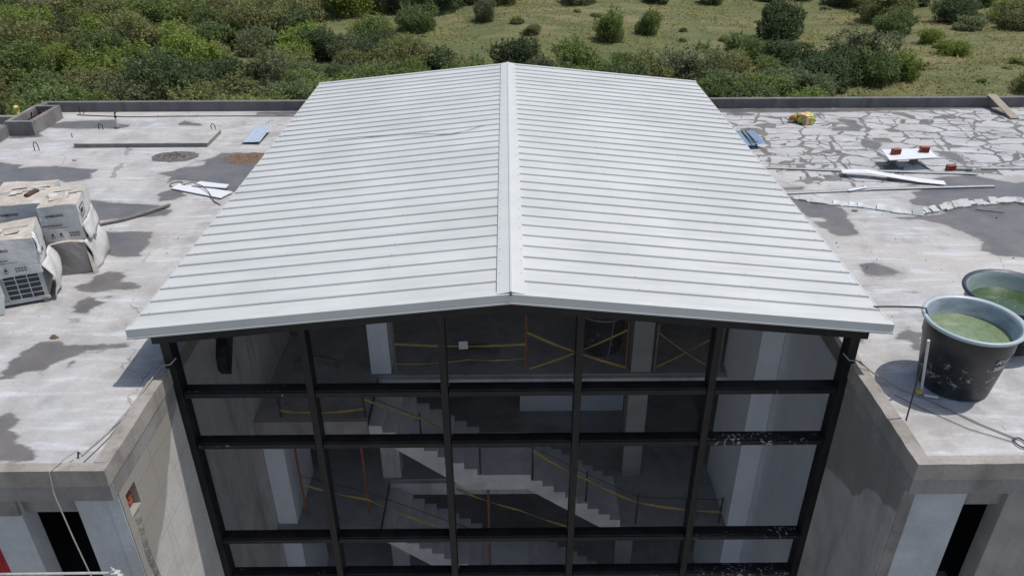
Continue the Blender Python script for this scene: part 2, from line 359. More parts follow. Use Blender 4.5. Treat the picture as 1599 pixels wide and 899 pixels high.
# outlines of the rain puddles, the sealed crack field and the meadow, in metres
DAMP_L = [[(-13.83, 19.15), (-12.39, 18.8), (-12.35, 18.57), (-11.47, 18.69), (-10.3, 18.4), (-10.32, 18.05), (-10.15, 17.8), (-10.7, 17.56), (-10.97, 17.68), (-12.1, 17.26), (-12.79, 17.39)], [(-10.1, 16.27), (-9.53, 16.45), (-9.13, 16.33), (-7.9, 16.17), (-7.49, 15.84), (-7.5, 15.6), (-8.13, 15.48), (-8.93, 15.32), (-9.64, 15.33)], [(-8.96, 14.78), (-8.58, 14.77), (-7.96, 14.8), (-7.47, 14.76), (-7.41, 14.39), (-7.29, 14.15), (-7.38, 13.81), (-7.29, 13.67), (-7.56, 13.56), (-7.98, 13.71), (-8.56, 13.94)], [(-8.07, 12.45), (-7.81, 12.54), (-7.84, 12.84), (-7.66, 13.04), (-7.31, 12.98), (-7.22, 12.83), (-7.26, 12.6), (-6.8, 12.5), (-6.83, 12.36), (-7.23, 12.29), (-7.5, 12.2), (-7.83, 12.25)], [(-7.79, 11.73), (-7.65, 11.89), (-7.6, 12.09), (-7.42, 12.02), (-7.4, 11.93), (-7.17, 11.88), (-7.25, 11.77), (-7.36, 11.69), (-7.3, 11.49), (-7.4, 11.41), (-7.64, 11.54), (-7.6, 11.62)], [(-7.56, 11.31), (-7.38, 11.37), (-7.32, 11.22), (-7.45, 11.2)], [(-7.36, 12.06), (-7.13, 12.13), (-7.12, 12.06), (-7.29, 11.97)], [(-8.72, 18.11), (-8.43, 18.28), (-8.22, 18.5), (-7.72, 18.68), (-7.79, 18.91), (-8.07, 18.91), (-7.71, 19.19), (-7.58, 19.62), (-7.2, 19.62), (-6.45, 19.5), (-6.14, 19.5), (-6.03, 17.28), (-6.22, 16.89), (-6.52, 16.89), (-7.46, 17.51), (-8.08, 17.64), (-8.25, 17.44), (-8.28, 17.89)], [(-8.19, 16.92), (-7.95, 17.07), (-7.44, 16.72), (-7.63, 16.49), (-7.98, 16.32)], [(-14.98, 21.39), (-13.27, 21.3), (-12.96, 21.02), (-13.07, 20.91), (-14.12, 20.82), (-14.65, 20.83)], [(-13.34, 21.76), (-13.39, 22.18), (-12.83, 22.41), (-11.7, 22.52), (-11.37, 22.14), (-11.04, 22.02), (-10.95, 21.72), (-12.14, 21.63)], [(-9.66, 22.11), (-9.54, 22.36), (-8.83, 21.98), (-8.95, 21.86), (-9.55, 21.93)], [(-7.88, 9.62), (-7.81, 9.67), (-7.89, 10.06), (-7.78, 10.47), (-7.64, 10.65), (-7.37, 10.65), (-7.24, 10.48), (-6.24, 10.56), (-6.16, 10.41), (-6.85, 10.33), (-6.95, 10.13), (-7.12, 10.01), (-7.22, 9.84), (-7.14, 9.56), (-7.28, 9.78), (-7.48, 9.81), (-7.56, 9.61), (-7.77, 9.58)], [(-6.98, 9.96), (-6.86, 10.15), (-6.83, 9.89), (-6.89, 9.82)], [(-7.32, 8.62), (-7.26, 8.69), (-7.21, 8.85), (-6.98, 8.66), (-6.93, 8.4), (-6.77, 8.28), (-6.7, 8.09), (-6.55, 8.04), (-6.35, 7.91), (-6.31, 7.76), (-6.82, 7.75)], [(-7.68, 23.21), (-6.33, 23.25), (-6.24, 22.86), (-7.59, 22.89)]]
DAMP_R = [[(10.5, 17.59), (11.24, 17.71), (11.63, 17.44), (12.11, 17.18), (13.05, 17.23), (11.06, 13.38), (10.05, 13.33), (9.6, 13.44), (9.35, 13.64), (9.61, 14.04), (9.52, 14.37), (9.22, 14.91), (8.89, 15.12), (8.1, 15.18), (8.95, 15.33), (9.55, 15.48), (9.35, 15.8), (9.09, 15.92), (9.08, 16.15), (9.35, 16.37), (9.34, 16.67), (9.85, 16.84), (10.34, 17.08), (9.37, 17.03), (9.96, 17.28)], [(6.36, 16.54), (6.51, 16.42), (6.96, 16.12), (7.44, 15.72), (7.37, 15.3), (7.27, 14.4), (6.76, 14.36), (6.53, 14.9), (6.52, 15.1), (6.84, 15.05), (6.77, 15.2), (6.5, 15.31), (6.38, 15.74)], [(6.71, 13.12), (7.04, 13.17), (7.43, 12.78), (7.19, 12.65), (6.65, 12.66)], [(6.71, 12.51), (7.02, 12.53), (6.98, 12.44), (6.69, 12.41)], [(6.39, 10.7), (6.67, 10.86), (6.66, 10.72), (6.81, 10.7), (6.56, 10.16), (6.43, 10.21), (6.49, 10.45), (6.33, 10.53)], [(9.67, 22.32), (10.2, 22.02), (10.15, 21.46), (9.94, 21.07), (9.17, 21.12), (9.19, 21.34), (9.76, 21.47)], [(9.68, 20.42), (10.2, 20.08), (9.72, 19.46), (9.47, 19.77)], [(6.63, 22.97), (7.42, 22.76), (7.3, 22.56), (6.77, 22.57)], [(6.42, 17.02), (6.99, 17.01), (6.94, 16.86), (6.43, 16.75)], [(11.24, 19.43), (11.74, 19.27), (11.67, 18.53), (11.5, 18.39), (11.28, 18.98)], [(5.79, 10.79), (5.8, 10.5), (5.65, 10.32), (5.63, 10.5)], [(6.04, 22.89), (9.8, 22.83), (15.85, 23.24), (16.04, 23.58), (9.97, 23.28), (6.13, 23.29)]]
CRACK = [(6.2, 23.5), (16.14, 23.74), (17.25, 23.51), (13.57, 17.67), (12.6, 17.69), (11.63, 17.71), (10.79, 17.99), (8.58, 16.86), (6.78, 17.39), (6.47, 18.47)]
GRASS = [(-24.67, 83.21), (-10.87, 90.92), (0.71, 94.57), (16.07, 97.11), (41.69, 97.74), (40.5, 84.29), (42.56, 73.76), (54.11, 74.86), (43.99, 57.64), (29.54, 57.92), (32.12, 65.61), (27.37, 73.31), (12.11, 71.1), (2.35, 74.65), (-5.6, 76.19), (-18.43, 78.76)]

# ================================================================== GROUND
rng = np.random.default_rng(5)
def th(x, y):
    """height of the ground"""
    k = min(1.0, max(0.0, (math.hypot(x, y-15)-28)/30))
    return -9.5 + k*(.45*math.sin(x*.09+1.3)*math.cos(y*.07)+.35*math.sin(x*.05-y*.11+.5)+.15*math.sin(x*.31+y*.23))
def grid_xy(ax):
    return sorted(set([round(v, 2) for v in ax]))
gx = grid_xy(list(np.arange(-110, 110.1, 2.0))+[-900, -600, -400, -250, -160, 160, 250, 400, 600, 900])
gy = grid_xy(list(np.arange(-60, 150.1, 2.0))+[-500, -200, -100, 200, 300, 500, 900, 1400])
m = MB(); m.v = [(x, y, th(x, y)) for y in gy for x in gx]; nx = len(gx)
m.f = [(j*nx+i, j*nx+i+1, (j+1)*nx+i+1, (j+1)*nx+i) for j in range(len(gy)-1) for i in range(nx-1)]
tag(m.build('ground', M['field'], smooth=True, fix=False), kind='structure')

t = NT('bounce_yard_floor'); g = t.geo(); n = t.noise(.7, 6, .6, g); t.base(t.mix(t.ramp(n, .35, .65), (.32, .30, .27), (.40, .375, .34))); t.rough(.9); M['bounce_yard'] = t.m
tag(MB().add([(-40, -45, -9.4), (40, -45, -9.4), (40, 27, -9.4), (-40, 27, -9.4)], [(0, 1, 2, 3)]).build('bounce_yard', M['bounce_yard'], fix=False), kind='structure')  # unseen sheet added to bounce light up and neutralise the glass reflections

# ================================================================== THE TWO CONCRETE WINGS
def sdf(px, py, poly):
    P = np.array(poly); Q = np.roll(P, -1, axis=0); d = np.full(px.shape, 1e9); ins = np.zeros(px.shape, bool)
    for (ax, ay), (bx, by) in zip(P, Q):
        ex, ey = bx-ax, by-ay; L = ex*ex+ey*ey+1e-12
        t = np.clip(((px-ax)*ex+(py-ay)*ey)/L, 0, 1); d = np.minimum(d, np.hypot(px-ax-t*ex, py-ay-t*ey))
        if ay != by:
            c = ((ay > py) != (by > py)) & (px < ax+(py-ay)*ex/(by-ay)); ins ^= c
    return np.where(ins, d, -d)
def rough_extrude(m, poly, axis, a, b, amp, seed, step=.16, fixed=()):
    rr = random.Random(seed); n = max(2, int((b-a)/step)); k = len(poly); vs = []; base = len(m.v)
    for i in range(n+1):
        t = a+(b-a)*i/n
        for j, q in enumerate(poly):
            e = 0 if j in fixed else amp; p = (q[0]+rr.uniform(-e, e), q[1]+rr.uniform(-e, e)*.6)
            vs.append({'x': (t, p[0], p[1]), 'y': (p[0], t, p[1])}[axis])
    fs = [tuple(range(k)), tuple(reversed(range(n*k, n*k+k)))]
    for i in range(n): fs += [(i*k+j, i*k+(j+1) % k, (i+1)*k+(j+1) % k, (i+1)*k+j) for j in range(k)]
    return m.add(vs, fs)
def screed_sheet(x0, x1, y0, y1, damp, crack, parent, step=.07):
    xs = np.linspace(x0, x1, int((x1-x0)/step)+1); ys = np.linspace(y0, y1, int((y1-y0)/step)+1)
    X, Y = np.meshgrid(xs, ys); nx = len(xs); ny = len(ys)
    m = MB(); m.v = [(float(a), float(b), 0.0) for a, b in zip(X.ravel(), Y.ravel())]
    m.f = [(j*nx+i, j*nx+i+1, (j+1)*nx+i+1, (j+1)*nx+i) for j in range(ny-1) for i in range(nx-1)]
    o = m.build('roof_screed', M['screed'], parent, fix=False)
    D = np.full(X.shape, -9.0)
    for p in damp: D = np.maximum(D, sdf(X, Y, p))
    C = sdf(X, Y, crack) if crack else np.full(X.shape, -1.0)
    for nm, A in (('damp', D), ('crack', C)):
        at = o.data.attributes.new(nm, 'FLOAT', 'POINT'); at.data.foreach_set('value', np.clip(A, -1, 1).ravel().astype(np.float32))
    return o

def wing(sg, xo, damp, crack, wall_m, inner_m, label):
    """sg = -1 left, +1 right; the wing runs from |x| = 5.2 outwards to |x| = xo"""
    w = empty('concrete_wing', (sg*9, 15, -9.5), label, 'building')
    off = Vector((-sg*9, -15, 9.5))
    def B(name, m, mat, **k):
        m.v = [tuple(Vector(v)+off) for v in m.v]; return m.build(name, mat, w, **k)
    def bx(m, a, b, y0, y1, z0, z1):
        x0, x1 = sorted((sg*a, sg*b)); return m.box(x0, x1, y0, y1, z0, z1)
    s = screed_sheet(min(sg*5.42, sg*(xo-.1)), max(sg*5.42, sg*(xo-.1)), 7.65, 23.3, damp, crack, w)
    s.location = off
    B('roof_slab', bx(MB(), 5.25, xo, 7.55, 23.44, -.34, -.008), M['fascia'])
    # kerb: raised edge sloping back down to the screed
    pr = [(sg*5.2, -.15), (sg*5.2, .12), (sg*5.4, .12), (sg*5.46, .004), (sg*5.46, -.006), (sg*5.3, -.006)]
    B('kerb', rough_extrude(MB(), pr, 'y', 7.601, 23.2, .007, 7+sg, fixed=(0, 5)), M['kerb'])
    x0, x1 = sorted((sg*5.2, sg*xo))
    B('front_kerb', rough_extrude(MB(), [(7.44, -.15), (7.44, .12), (7.60, .118), (7.66, .004), (7.66, -.006), (7.598, -.006), (7.598, -.15)], 'x', x0, x1, .006, 17+sg, fixed=(0, 4, 5)), M['kerb'])
    B('corner_plaster', bx(MB(), 5.235, 5.40, 7.585, 7.598, -9.5, -.43), M['rough'] if sg > 0 else M['blue_paint'])
    B('fascia', bx(bx(MB(), 5.215, xo-.01, 7.46, 7.6, -.42, -.16), 5.215, 5.35, 7.6, 9.69, -.42, -.16), M['fascia'], bevel=.006)
    B('rear_parapet', bx(MB(), 5.3 if sg > 0 else 5.3, xo, 23.3, 23.46, -.4, .3), M['parapet'], bevel=.01)
    if sg < 0: B('side_parapet', bx(MB(), xo-.02, xo+.16, 19, 23.459, -.4, .3), M['parapet'], bevel=.01)
    # walls
    B('rear_wall', bx(MB(), 5.3, xo, 23.31, 23.45, -9.6, -.4), M['beige_wall'])
    B('end_wall', bx(MB(), xo-.1, xo, 7.8, 23.3, -9.6, -.35), M['beige_wall'])
    for k, z in enumerate((-3.05, -6.1)):
        B('floor_slab', bx(MB(), 5.5, xo-.2, 7.9, 23.2, z-.2, z), M['shade_conc'])
    # atrium side, outside part with a niche, then the inside part behind the glass
    if sg < 0:
        m = MB(); ny0, ny1, nz0, nz1 = 7.72, 8.0, -.98, -.58
        bx(m, 5.22, 5.4, 7.6, ny0, -9.6, -.42); bx(m, 5.22, 5.4, ny1, 9.7, -9.6, -.42)
        bx(m, 5.22, 5.4, ny0, ny1, -9.6, nz0); bx(m, 5.22, 5.4, ny0, ny1, nz1, -.42)
        B('side_wall', m, wall_m)
        m = MB()
        for i in range(4):
            for j in range(2):
                y = ny0+.02+j*.135+(i % 2)*.02; z = nz0+.03+i*.09
                bx(m, 5.31, 5.42, y, y+.12, z, z+.075)
        B('exposed_brickwork', m, M['brick'], bevel=.006)
        m = MB(); random.seed(3)
        pts = []
        for i in range(240):      # rough mortar rib running down from the niche
            z = -.98-i*.034; a = 7.73+.02*math.sin(i*.21)+random.uniform(-.008, .008); b = 7.89+.025*math.sin(i*.13+2)+random.uniform(-.012, .012); d = 5.206-.012*math.sin(i*.5)**2-random.uniform(.0, .01)
            pts.append((a, b, d, z))
        for i in range(239):
            a, b, d, z = pts[i]; a2, b2, d2, z2 = pts[i+1]
            m.add([(sg*5.222, a, z), (sg*d, (a*2+b)/3, z), (sg*d, (a+b*2)/3, z), (sg*5.222, b, z), (sg*5.222, a2, z2), (sg*d2, (a2*2+b2)/3, z2), (sg*d2, (a2+b2*2)/3, z2), (sg*5.222, b2, z2)],
                  [(0, 1, 5, 4), (1, 2, 6, 5), (2, 3, 7, 6)])
        B('mortar_rib', m, M['rough'])
    else:
        B('side_wall', bx(MB(), 5.22, 5.4, 7.6, 9.7, -9.6, -.42), wall_m)
    B('inner_wall', bx(MB(), 5.2, 5.4, 9.71, 14.0, -9.6, -.151) if sg > 0 else bx(bx(MB(), 5.2, 5.4, 9.71, 14.0, -9.6, -3.05), 5.2, 5.4, 9.71, 15.4, -3.049, -.151), inner_m)
    # front wall with tall openings: (x0, x1) of the solid pieces, recess and void between
    if sg < 0: solids = [(5.4, 5.86), (6.64, 7.14), (8.05, 9.4), (10.4, 11.1), (12.1, xo)]; voids = [(5.86, 6.64), (7.14, 8.05), (9.45, 9.95), (11.15, 11.65)]
    else: solids = [(5.4, 6.13), (6.69, 8.3), (9.0, 9.7), (10.7, 11.4), (12.4, 14.5), (15.5, xo)]; voids = [(6.13, 6.69), (8.35, 8.7), (9.75, 10.2), (11.5, 12.0), (14.6, 15.0)]
    for i, (a, b) in enumerate(solids):
        B('front_wall', bx(MB(), a, b, 7.62, 7.90, -9.6, -.42), M['blue_paint'] if (sg < 0 or i != 1) else M['beige_wall'], bevel=.008)
    B('lintel', bx(MB(), solids[0][1], solids[-1][0], 7.70, 8.25, -.85, -.42), M['fascia'])
    if sg < 0:
        B('bracket', bx(MB(), 6.62, 6.98, 7.57, 7.618, -.80, -.43), M['rough'], bevel=.01)
    m = MB()
    for i in range(len(solids)-1):
        a, b = solids[i][1], solids[i+1][0]; va, vb = voids[i]
        if b-vb > .02: bx(m, vb, b, 7.95, 8.2, -9.6, -.85)
        if va-a > .02: bx(m, a, va, 7.95, 8.2, -9.6, -.85)
        for z in (-3.9, -6.9): bx(m, va, vb, 7.97, 8.18, z, z+1.15)
    B('recessed_panel', m, M['beige_wall'])
    return w
W_left = wing(-1, 14.0, DAMP_L, None, M['render_left'], M['int_conc'],
     'raw concrete wing left of the white roof, flat top with rain puddles')
W_right = wing(1, 24.0, DAMP_R, CRACK, M['render_right'], M['int_white'],
     'raw concrete wing right of the white roof, flat top with a network of filled cracks')

# lower neighbouring roof beyond the left wing
w = empty('lower_building', (-22, 22, -9.5), 'lower flat roof with a whitewashed edge beyond the far left parapet', 'building')
MB().box(-8, 7.6, -12, 3.2, 0, 8.3).build('wall', M['beige_wall'], w)
MB().box(-8, 7.7, -12.1, 3.3, 8.305, 8.5).build('roof_slab', M['kerb'], w)
MB().box(-8, 7.72, 3.31, 3.5, 8.1, 8.75).build('parapet', M['fascia'], w, bevel=.01)
MB().box(-8, 7.6, 1.7, 2.2, 8.505, 8.56).build('roof_edge_strip', M['white'], w)

# ================================================================== ATRIUM ROOF
XE, ZE, ZR, Y0, Y1 = 5.56, .925, 1.481, 9.48, 22.9
def rz_(x): return ZR-(ZR-ZE)*abs(x)/XE
R = empty('gable_roof', (0, 16, 0), 'large white ribbed metal gable roof with a flat ridge cap', 'roof')
def RB(name, m, mat, **k):
    m.v = [(x, y-16, z) for x, y, z in m.v]; return m.build(name, mat, R, **k)
NP = 34; pitch = .39
for sg in (-1, 1):
    m = MB(); th_ = .03
    m.extrude([(sg*.02, rz_(0)), (sg*(XE-.01), rz_(XE)), (sg*(XE-.01), rz_(XE)-th_), (sg*.02, rz_(0)-th_)], 'y', Y0+.03, Y1-.03)
    o = RB('roof_sheet', m, M['roof'])
    m = MB(); random.seed(11+sg)
    for k in range(1, NP):
        y = Y0+.03+k*pitch+random.uniform(-.004, .004); a, b = .19, XE-.012
        za, zb = rz_(a)+.001, rz_(b)+.001; h = .024; wb, wt = .016, .010
        pts = [(sg*a, y-wb, za), (sg*a, y-wt, za+h), (sg*a, y+wt, za+h), (sg*a, y+wb, za), (sg*b, y-wb, zb), (sg*b, y-wt, zb+h), (sg*b, y+wt, zb+h), (sg*b, y+wb, zb)]
        m.add(pts, [(0, 1, 5, 4), (1, 2, 6, 5), (2, 3, 7, 6), (0, 3, 2, 1), (4, 5, 6, 7)])
    RB('standing_seam', m, M['roof'])['kind'] = 'stuff'
    # laps beside each seam (dark joint in front of it)
    m = MB()
    for k in range(1, NP):
        y = Y0+.03+k*pitch-.022; a, b = .2, XE-.012
        m.add([(sg*a, y-.006, rz_(a)+.0025), (sg*a, y+.006, rz_(a)+.0025), (sg*b, y+.006, rz_(b)+.0025), (sg*b, y-.006, rz_(b)+.0025)], [(0, 1, 2, 3)])
    RB('panel_joint', m, M['roof_lap'])['kind'] = 'stuff'
    # ridge flashing
    m = MB().extrude([(sg*.012, rz_(0)+.052), (sg*.20, rz_(.20)+.036), (sg*.205, rz_(.2)+.004), (sg*.195, rz_(.2)+.004), (sg*.19, rz_(.19)+.030), (sg*.012, rz_(0)+.046)], 'y', Y0-.005, Y1+.01)
    RB('ridge_cap', m, M['roof_trim'])
    m = MB()
    for k in range(1, NP):
        for q in (.165, 1.9, 3.7, 5.4):
            y = Y0+.03+k*pitch+(.0 if q > 1 else .18); zz = rz_(q)+(.026 if q > 1 else .044); m.box(sg*q-.006, sg*q+.006, y-.006, y+.006, zz, zz+.006)
    RB('fixing_screw', m, M['roof_lap'])['kind'] = 'stuff'
    # gable and eave trim
    for y0, y1 in ((Y0-.03, Y0+.08), (Y1-.08, Y1+.03)):
        m = MB().extrude([(0, rz_(0)+.030), (sg*(XE+.02), rz_(XE)+.030), (sg*(XE+.02), rz_(XE)-.12), (0, rz_(0)-.12)], 'y', y0, y1)
        RB('gable_trim', m, M['roof_trim'], bevel=.006)
    m = MB().extrude([(sg*(XE-.008), rz_(XE)+.004), (sg*(XE+.018), rz_(XE)-.002), (sg*(XE+.018), rz_(XE)-.115), (sg*(XE-.008), rz_(XE)-.115)], 'y', Y0+.085, Y1-.085)
    RB('eave_trim', m, M['roof_trim'])
    # lower lip of the gable trim
    m = MB().extrude([(0, rz_(0)-.10), (sg*(XE+.02), rz_(XE)-.10), (sg*(XE+.02), rz_(XE)-.124), (0, rz_(0)-.124)], 'y', Y0-.05, Y0-.031)
    RB('trim_lip', m, M['roof_trim'])
m = MB().box(-.010, .010, Y0-.01, Y1+.012, ZR+.03, ZR+.068); RB('ridge_seam', m, M['roof_trim'])
m = MB().add([(-.03, Y0-.055, ZR+.02), (.03, Y0-.055, ZR+.02), (0, Y0-.04, ZR+.075), (0, Y0+.04, ZR+.03)], [(0, 1, 2), (0, 2, 3), (1, 2, 3), (0, 1, 3)]); RB('ridge_end_cap', m, M['cable'])
for k in range(5):     # steel rafters and purlins below the sheets
    y = 10.6+k*2.9
    for sg in (-1, 1): RB('rafter', MB().bar((0, y, rz_(0)-.16), (sg*5.3, y, rz_(5.3)-.16), .1, .2), M['steel'])
    for sg in (-1, 1): RB('eave_post', MB().box(min(sg*5.24, sg*5.36), max(sg*5.24, sg*5.36), y-.06, y+.06, .12, .72), M['steel'])
# thin stray cable lying over the sheets
pts = [(-4.2, 17.36), (-3.4, 17.33), (-2.6, 17.22), (-2.0, 17.1), (-1.6, 16.93), (-1.3, 16.88), (-1.0, 16.96), (-.75, 17.12), (-.55, 17.25)]
tag(MB().tube([(x, y, rz_(x)+.034) for x, y in pts], .006, 5).build('cable', M['cable']), 'thin stray cable lying across the left half of the white roof', 'cable')

# ================================================================== GLASS FACADE
F = empty('glass_facade', (0, 9.8, -9.5), 'black steel glazed front of the stair hall, five bays wide', 'facade')
def FB(name, m, mat, **k):
    m.v = [(x, y-9.8, z+9.5) for x, y, z in m.v]; return m.build(name, mat, F, **k)
mx_ = [-5.2+2.08*k for k in range(6)]
for k, x in enumerate(mx_):
    wd = .145 if k in (0, 5) else .11
    xc = x+(.02 if k == 0 else -.02 if k == 5 else 0)
    FB('mullion', MB().box(xc-wd/2, xc+wd/2, 9.66, 9.90, -9.5, rz_(x)-.33), M['steel'], bevel=.006)
trans = [-.41, -1.45, -3.63, -4.58, -6.7, -7.7]
for i, z in enumerate(trans):
    for k in range(5):
        a, b = mx_[k]+(.1 if k == 0 else .065), mx_[k+1]-(.1 if k == 4 else .065)
        mt = M['steel']
        if (i, k) in ((2, 4), (3, 4), (1, 4)): mt = M['steel_many']
        elif k == 0 or (i, k) == (0, 4) or (i == 3 and k == 3): mt = M['steel_few']
        m = MB().box(a, b, 9.70, 9.89, z-.055, z+.065)
        m.box(a, b, 9.682, 9.6995, z-.058, z+.035)
        FB('transom', m, mt, bevel=.005)
for sg in (-1, 1):
    FB('gable_beam', MB().extrude([(0, rz_(0)-.135), (sg*5.34, rz_(5.34)-.135), (sg*5.34, rz_(5.34)-.36), (0, rz_(0)-.36)], 'y', 9.62, 9.92), M['steel'], bevel=.008)
    FB('upper_angle', MB().extrude([(0, rz_(0)-.126), (sg*5.5, rz_(5.5)-.126), (sg*5.5, rz_(5.5)-.15), (0, rz_(0)-.15)], 'y', 9.47, 9.615), M['steel'])
rows = [None]+trans+[-9.45]
for k in range(5):
    for i in range(len(rows)-1):
        a, b = mx_[k], mx_[k+1]; zb = rows[i+1]
        if i == 0:
            poly = [(a, zb), (b, zb), (b, rz_(b)-.3), (a, rz_(a)-.3)]
            if k == 2: poly = [(a, zb), (b, zb), (b, rz_(b)-.3), (0, rz_(0)-.3), (a, rz_(a)-.3)]
        else: poly = [(a, zb), (b, zb), (b, rows[i]), (a, rows[i])]
        FB('glass_pane', MB().add([(x, 9.80, z) for x, z in poly], [tuple(range(len(poly)))]), M['glass'], fix=False)

# ================================================================== STAIR HALL
H = empty('stair_hall', (0, 14, -9.5), 'bare concrete landings, columns and walls seen through the tinted glass', 'building interior')
def HB(name, m, mat, **k):
    m.v = [(x, y-14, z+9.5) for x, y, z in m.v]; return m.build(name, mat, H, **k)
HB('ground_slab', MB().box(-5.19, 5.19, 9.9, 22, -9.6, -9.15), M['int_floor'])
HB('floor_slab', MB().box(-5.19, 5.19, 13.8, 22, -3.4, -3.05).box(-5.19, -2.9, 12.3, 13.799, -3.4, -3.05), M['int_floor'])
HB('floor_slab', MB().box(-5.19, 5.19, 13.8, 22, -6.45, -6.1).box(-5.19, -2.9, 12.3, 13.799, -6.45, -6.1).box(2.42, 5.19, 12.3, 13.799, -6.45, -6.1), M['int_floor'])
HB('edge_beam', MB().box(-2.88, 5.19, 13.70, 13.795, -3.40, -3.10), M['int_conc']); HB('edge_beam', MB().box(-2.88, 2.4, 13.70, 13.795, -6.5, -6.14), M['int_conc'])
for e in ((-5.18, -2.91, 12.25, 12.297, -3.42, -3.06), (-5.18, -2.91, 12.25, 12.297, -6.47, -6.11), (2.43, 5.18, 12.25, 12.297, -6.47, -6.11)): HB('edge_beam', MB().box(*e), M['kerb'])
for x, mat in ((-2.83, M['int_white']), (2.87, M['beige_wall'])):
    for z0, z1 in ((-3.045, .9), (-6.095, -3.405), (-9.145, -6.455)):
        HB('column', MB().box(x-.22, x+.22, 13.84, 14.28, z0, z1), mat if z0 > -4 or x > 0 else M['int_conc'], bevel=.01)
for sg in (-1, 1):
    mat = M['int_white']
    for z0, z1 in ((-6.095, -3.405), (-9.145, -6.455)):
        if sg < 0 and z0 > -4:  mat_ = M['int_conc']
        else: mat_ = mat
        a, b = sorted((sg*4.76, sg*5.19))
        if sg > 0: continue
        HB('pilaster', MB().box(a, b, 12.42, 14.1, z0, z1), mat_, bevel=.01)
HB('pilaster', MB().box(4.76, 5.19, 12.2, 12.297, -9.145, -.1).box(4.76, 5.19, 12.3, 14.1, -6.095, -.1).box(4.76, 5.19, 12.3, 14.1, -9.145, -6.455), M['int_white'])
HB('rear_wall', MB().box(-5.19, 5.19, 21.8, 22, -9.1, .80), M['shade_conc'])
HB('partition', MB().box(-5.19, -5.0, 15.41, 21.79, -3.04, .8).box(5.0, 5.19, 14.9, 21.79, -3.04, .8).box(-5.19, -5.0, 15.2, 21.79, -9.1, -3.41).box(5.0, 5.19, 15.2, 21.79, -9.1, -3.41), M['shade_conc'])
HB('white_panel', MB().box(.26, 3.0, 16.32, 16.42, -6.09, -5.2), M['int_white'])
def stair(dz, label):
    pts = []; x = -2.895; z = -3.05+dz; r = 3.05/18
    pts.append((x, z))
    for k in range(9):
        z -= r; pts.append((x, z))
        if k < 8: x += .2725; pts.append((x, z))
    x = .42; pts.append((x, z))
    for k in range(9):
        z -= r; 
        if k == 8: break
        pts.append((x, z)); x += .2495; pts.append((x, z))
    pts += [(2.416, z+.03), (2.416, -6.47+dz), (.36, -4.99+dz), (-.92, -4.99+dz), (-2.895, -3.44+dz)]
    o = MB().extrude(pts, 'y', 12.3, 13.68).build('staircase', M['stair'])
    return tag(o, label, 'staircase')
stair(0, 'upper bare concrete flight with a middle landing, behind the glass')
stair(-3.05, 'lower bare concrete flight, one storey below the other staircase')

def post(x, y, z0, z1, mat, label, r=.018, lean=0, group=None, cat='post', name='railing_post'):
    return tag(MB().tube([(x, y, z0), (x+lean, y, z1)], r, 8).build(name, mat), label, cat, group)
G1 = 'black rods standing on the edge of the upper flight'
for x, z0, z1 in ((-1.85, -3.9, -2.95), (-.65, -4.6, -3.75), (.46, -4.75, -3.8), (1.63, -5.5, -4.55)):
    post(x, 12.36, z0, z1, M['steel'], {-1.85: 'black rod on the upper flight, leftmost of the four, halfway down its first half', -.65: 'black rod at the left end of the middle landing', .46: 'black rod at the right end of the middle landing', 1.63: 'black rod halfway down the second half of the upper flight'}[x], group=G1)
G2 = 'dark posts at the landing edges'
post(-4.66, 12.4, -3.05, -2.4, M['steel'], 'dark post at the wall end of the upper left landing', .022)
post(-2.96, 12.4, -3.05, -2.35, M['steel'], 'dark post at the head of the upper flight', .022)
post(2.77, 12.36, -6.1, -5.2, M['steel'], 'dark post at the foot of the upper flight', .022)
post(4.63, 12.36, -6.1, -5.35, M['steel'], 'dark post against the white wall on the right landing', .022)
for x, t_, l in ((-4.62, -3.42, 'red shoring post beside the white pilaster on the lower left landing'), (-3.2, -3.42, 'orange shoring post in the middle of the lower left landing')):
    post(x, 12.7, -6.1, t_, M['orange'], l, .028, name='shoring_post')
post(-.5, 12.5, -7.75, -5.0, M['orange'], 'red shoring post standing on the lower flight below the middle landing', .028, name='shoring_post')
post(-2.51, 13.86, -3.05, -1.6, M['greywood'], 'wooden post beside the pale column on the upper floor', .028)
post(.34, 13.86, -3.05, -1.55, M['orange'], 'orange post in the middle of the upper floor edge', .025)
post(2.53, 13.86, -3.05, -1.75, M['orange'], 'orange post left of the bare right column on the upper floor', .022)
post(3.17, 13.86, -3.05, -1.8, M['greywood'], 'grey post right of the bare right column on the upper floor', .022)
post(4.58, 13.86, -3.05, -1.8, M['greywood'], 'dark post at the right wall end of the upper floor edge', .022)
def ribbon(pts, w, mat, name, label, cat, group=None):
    m = MB(); pts = [Vector(p) for p in pts]; P = []
    for i in range(len(pts)-1):     # sagging and slightly twisting band
        n = 8
        for k in range(n + (i == len(pts)-2)):
            u = k/n; q = pts[i].lerp(pts[i+1], u); q.z -= .06*4*u*(1-u)*min(1, (pts[i+1]-pts[i]).length/2); P.append(q)
    vs = []
    for i, q in enumerate(P):
        a = .5*math.sin(i*1.1); vs += [(q.x, q.y-.5*w*math.sin(a), q.z-.5*w*math.cos(a)), (q.x, q.y+.5*w*math.sin(a), q.z+.5*w*math.cos(a))]
    m.add(vs, [(2*i, 2*i+2, 2*i+3, 2*i+1) for i in range(len(P)-1)])
    return tag(m.build(name, mat, fix=False), label, cat, group)
T = M['tape']
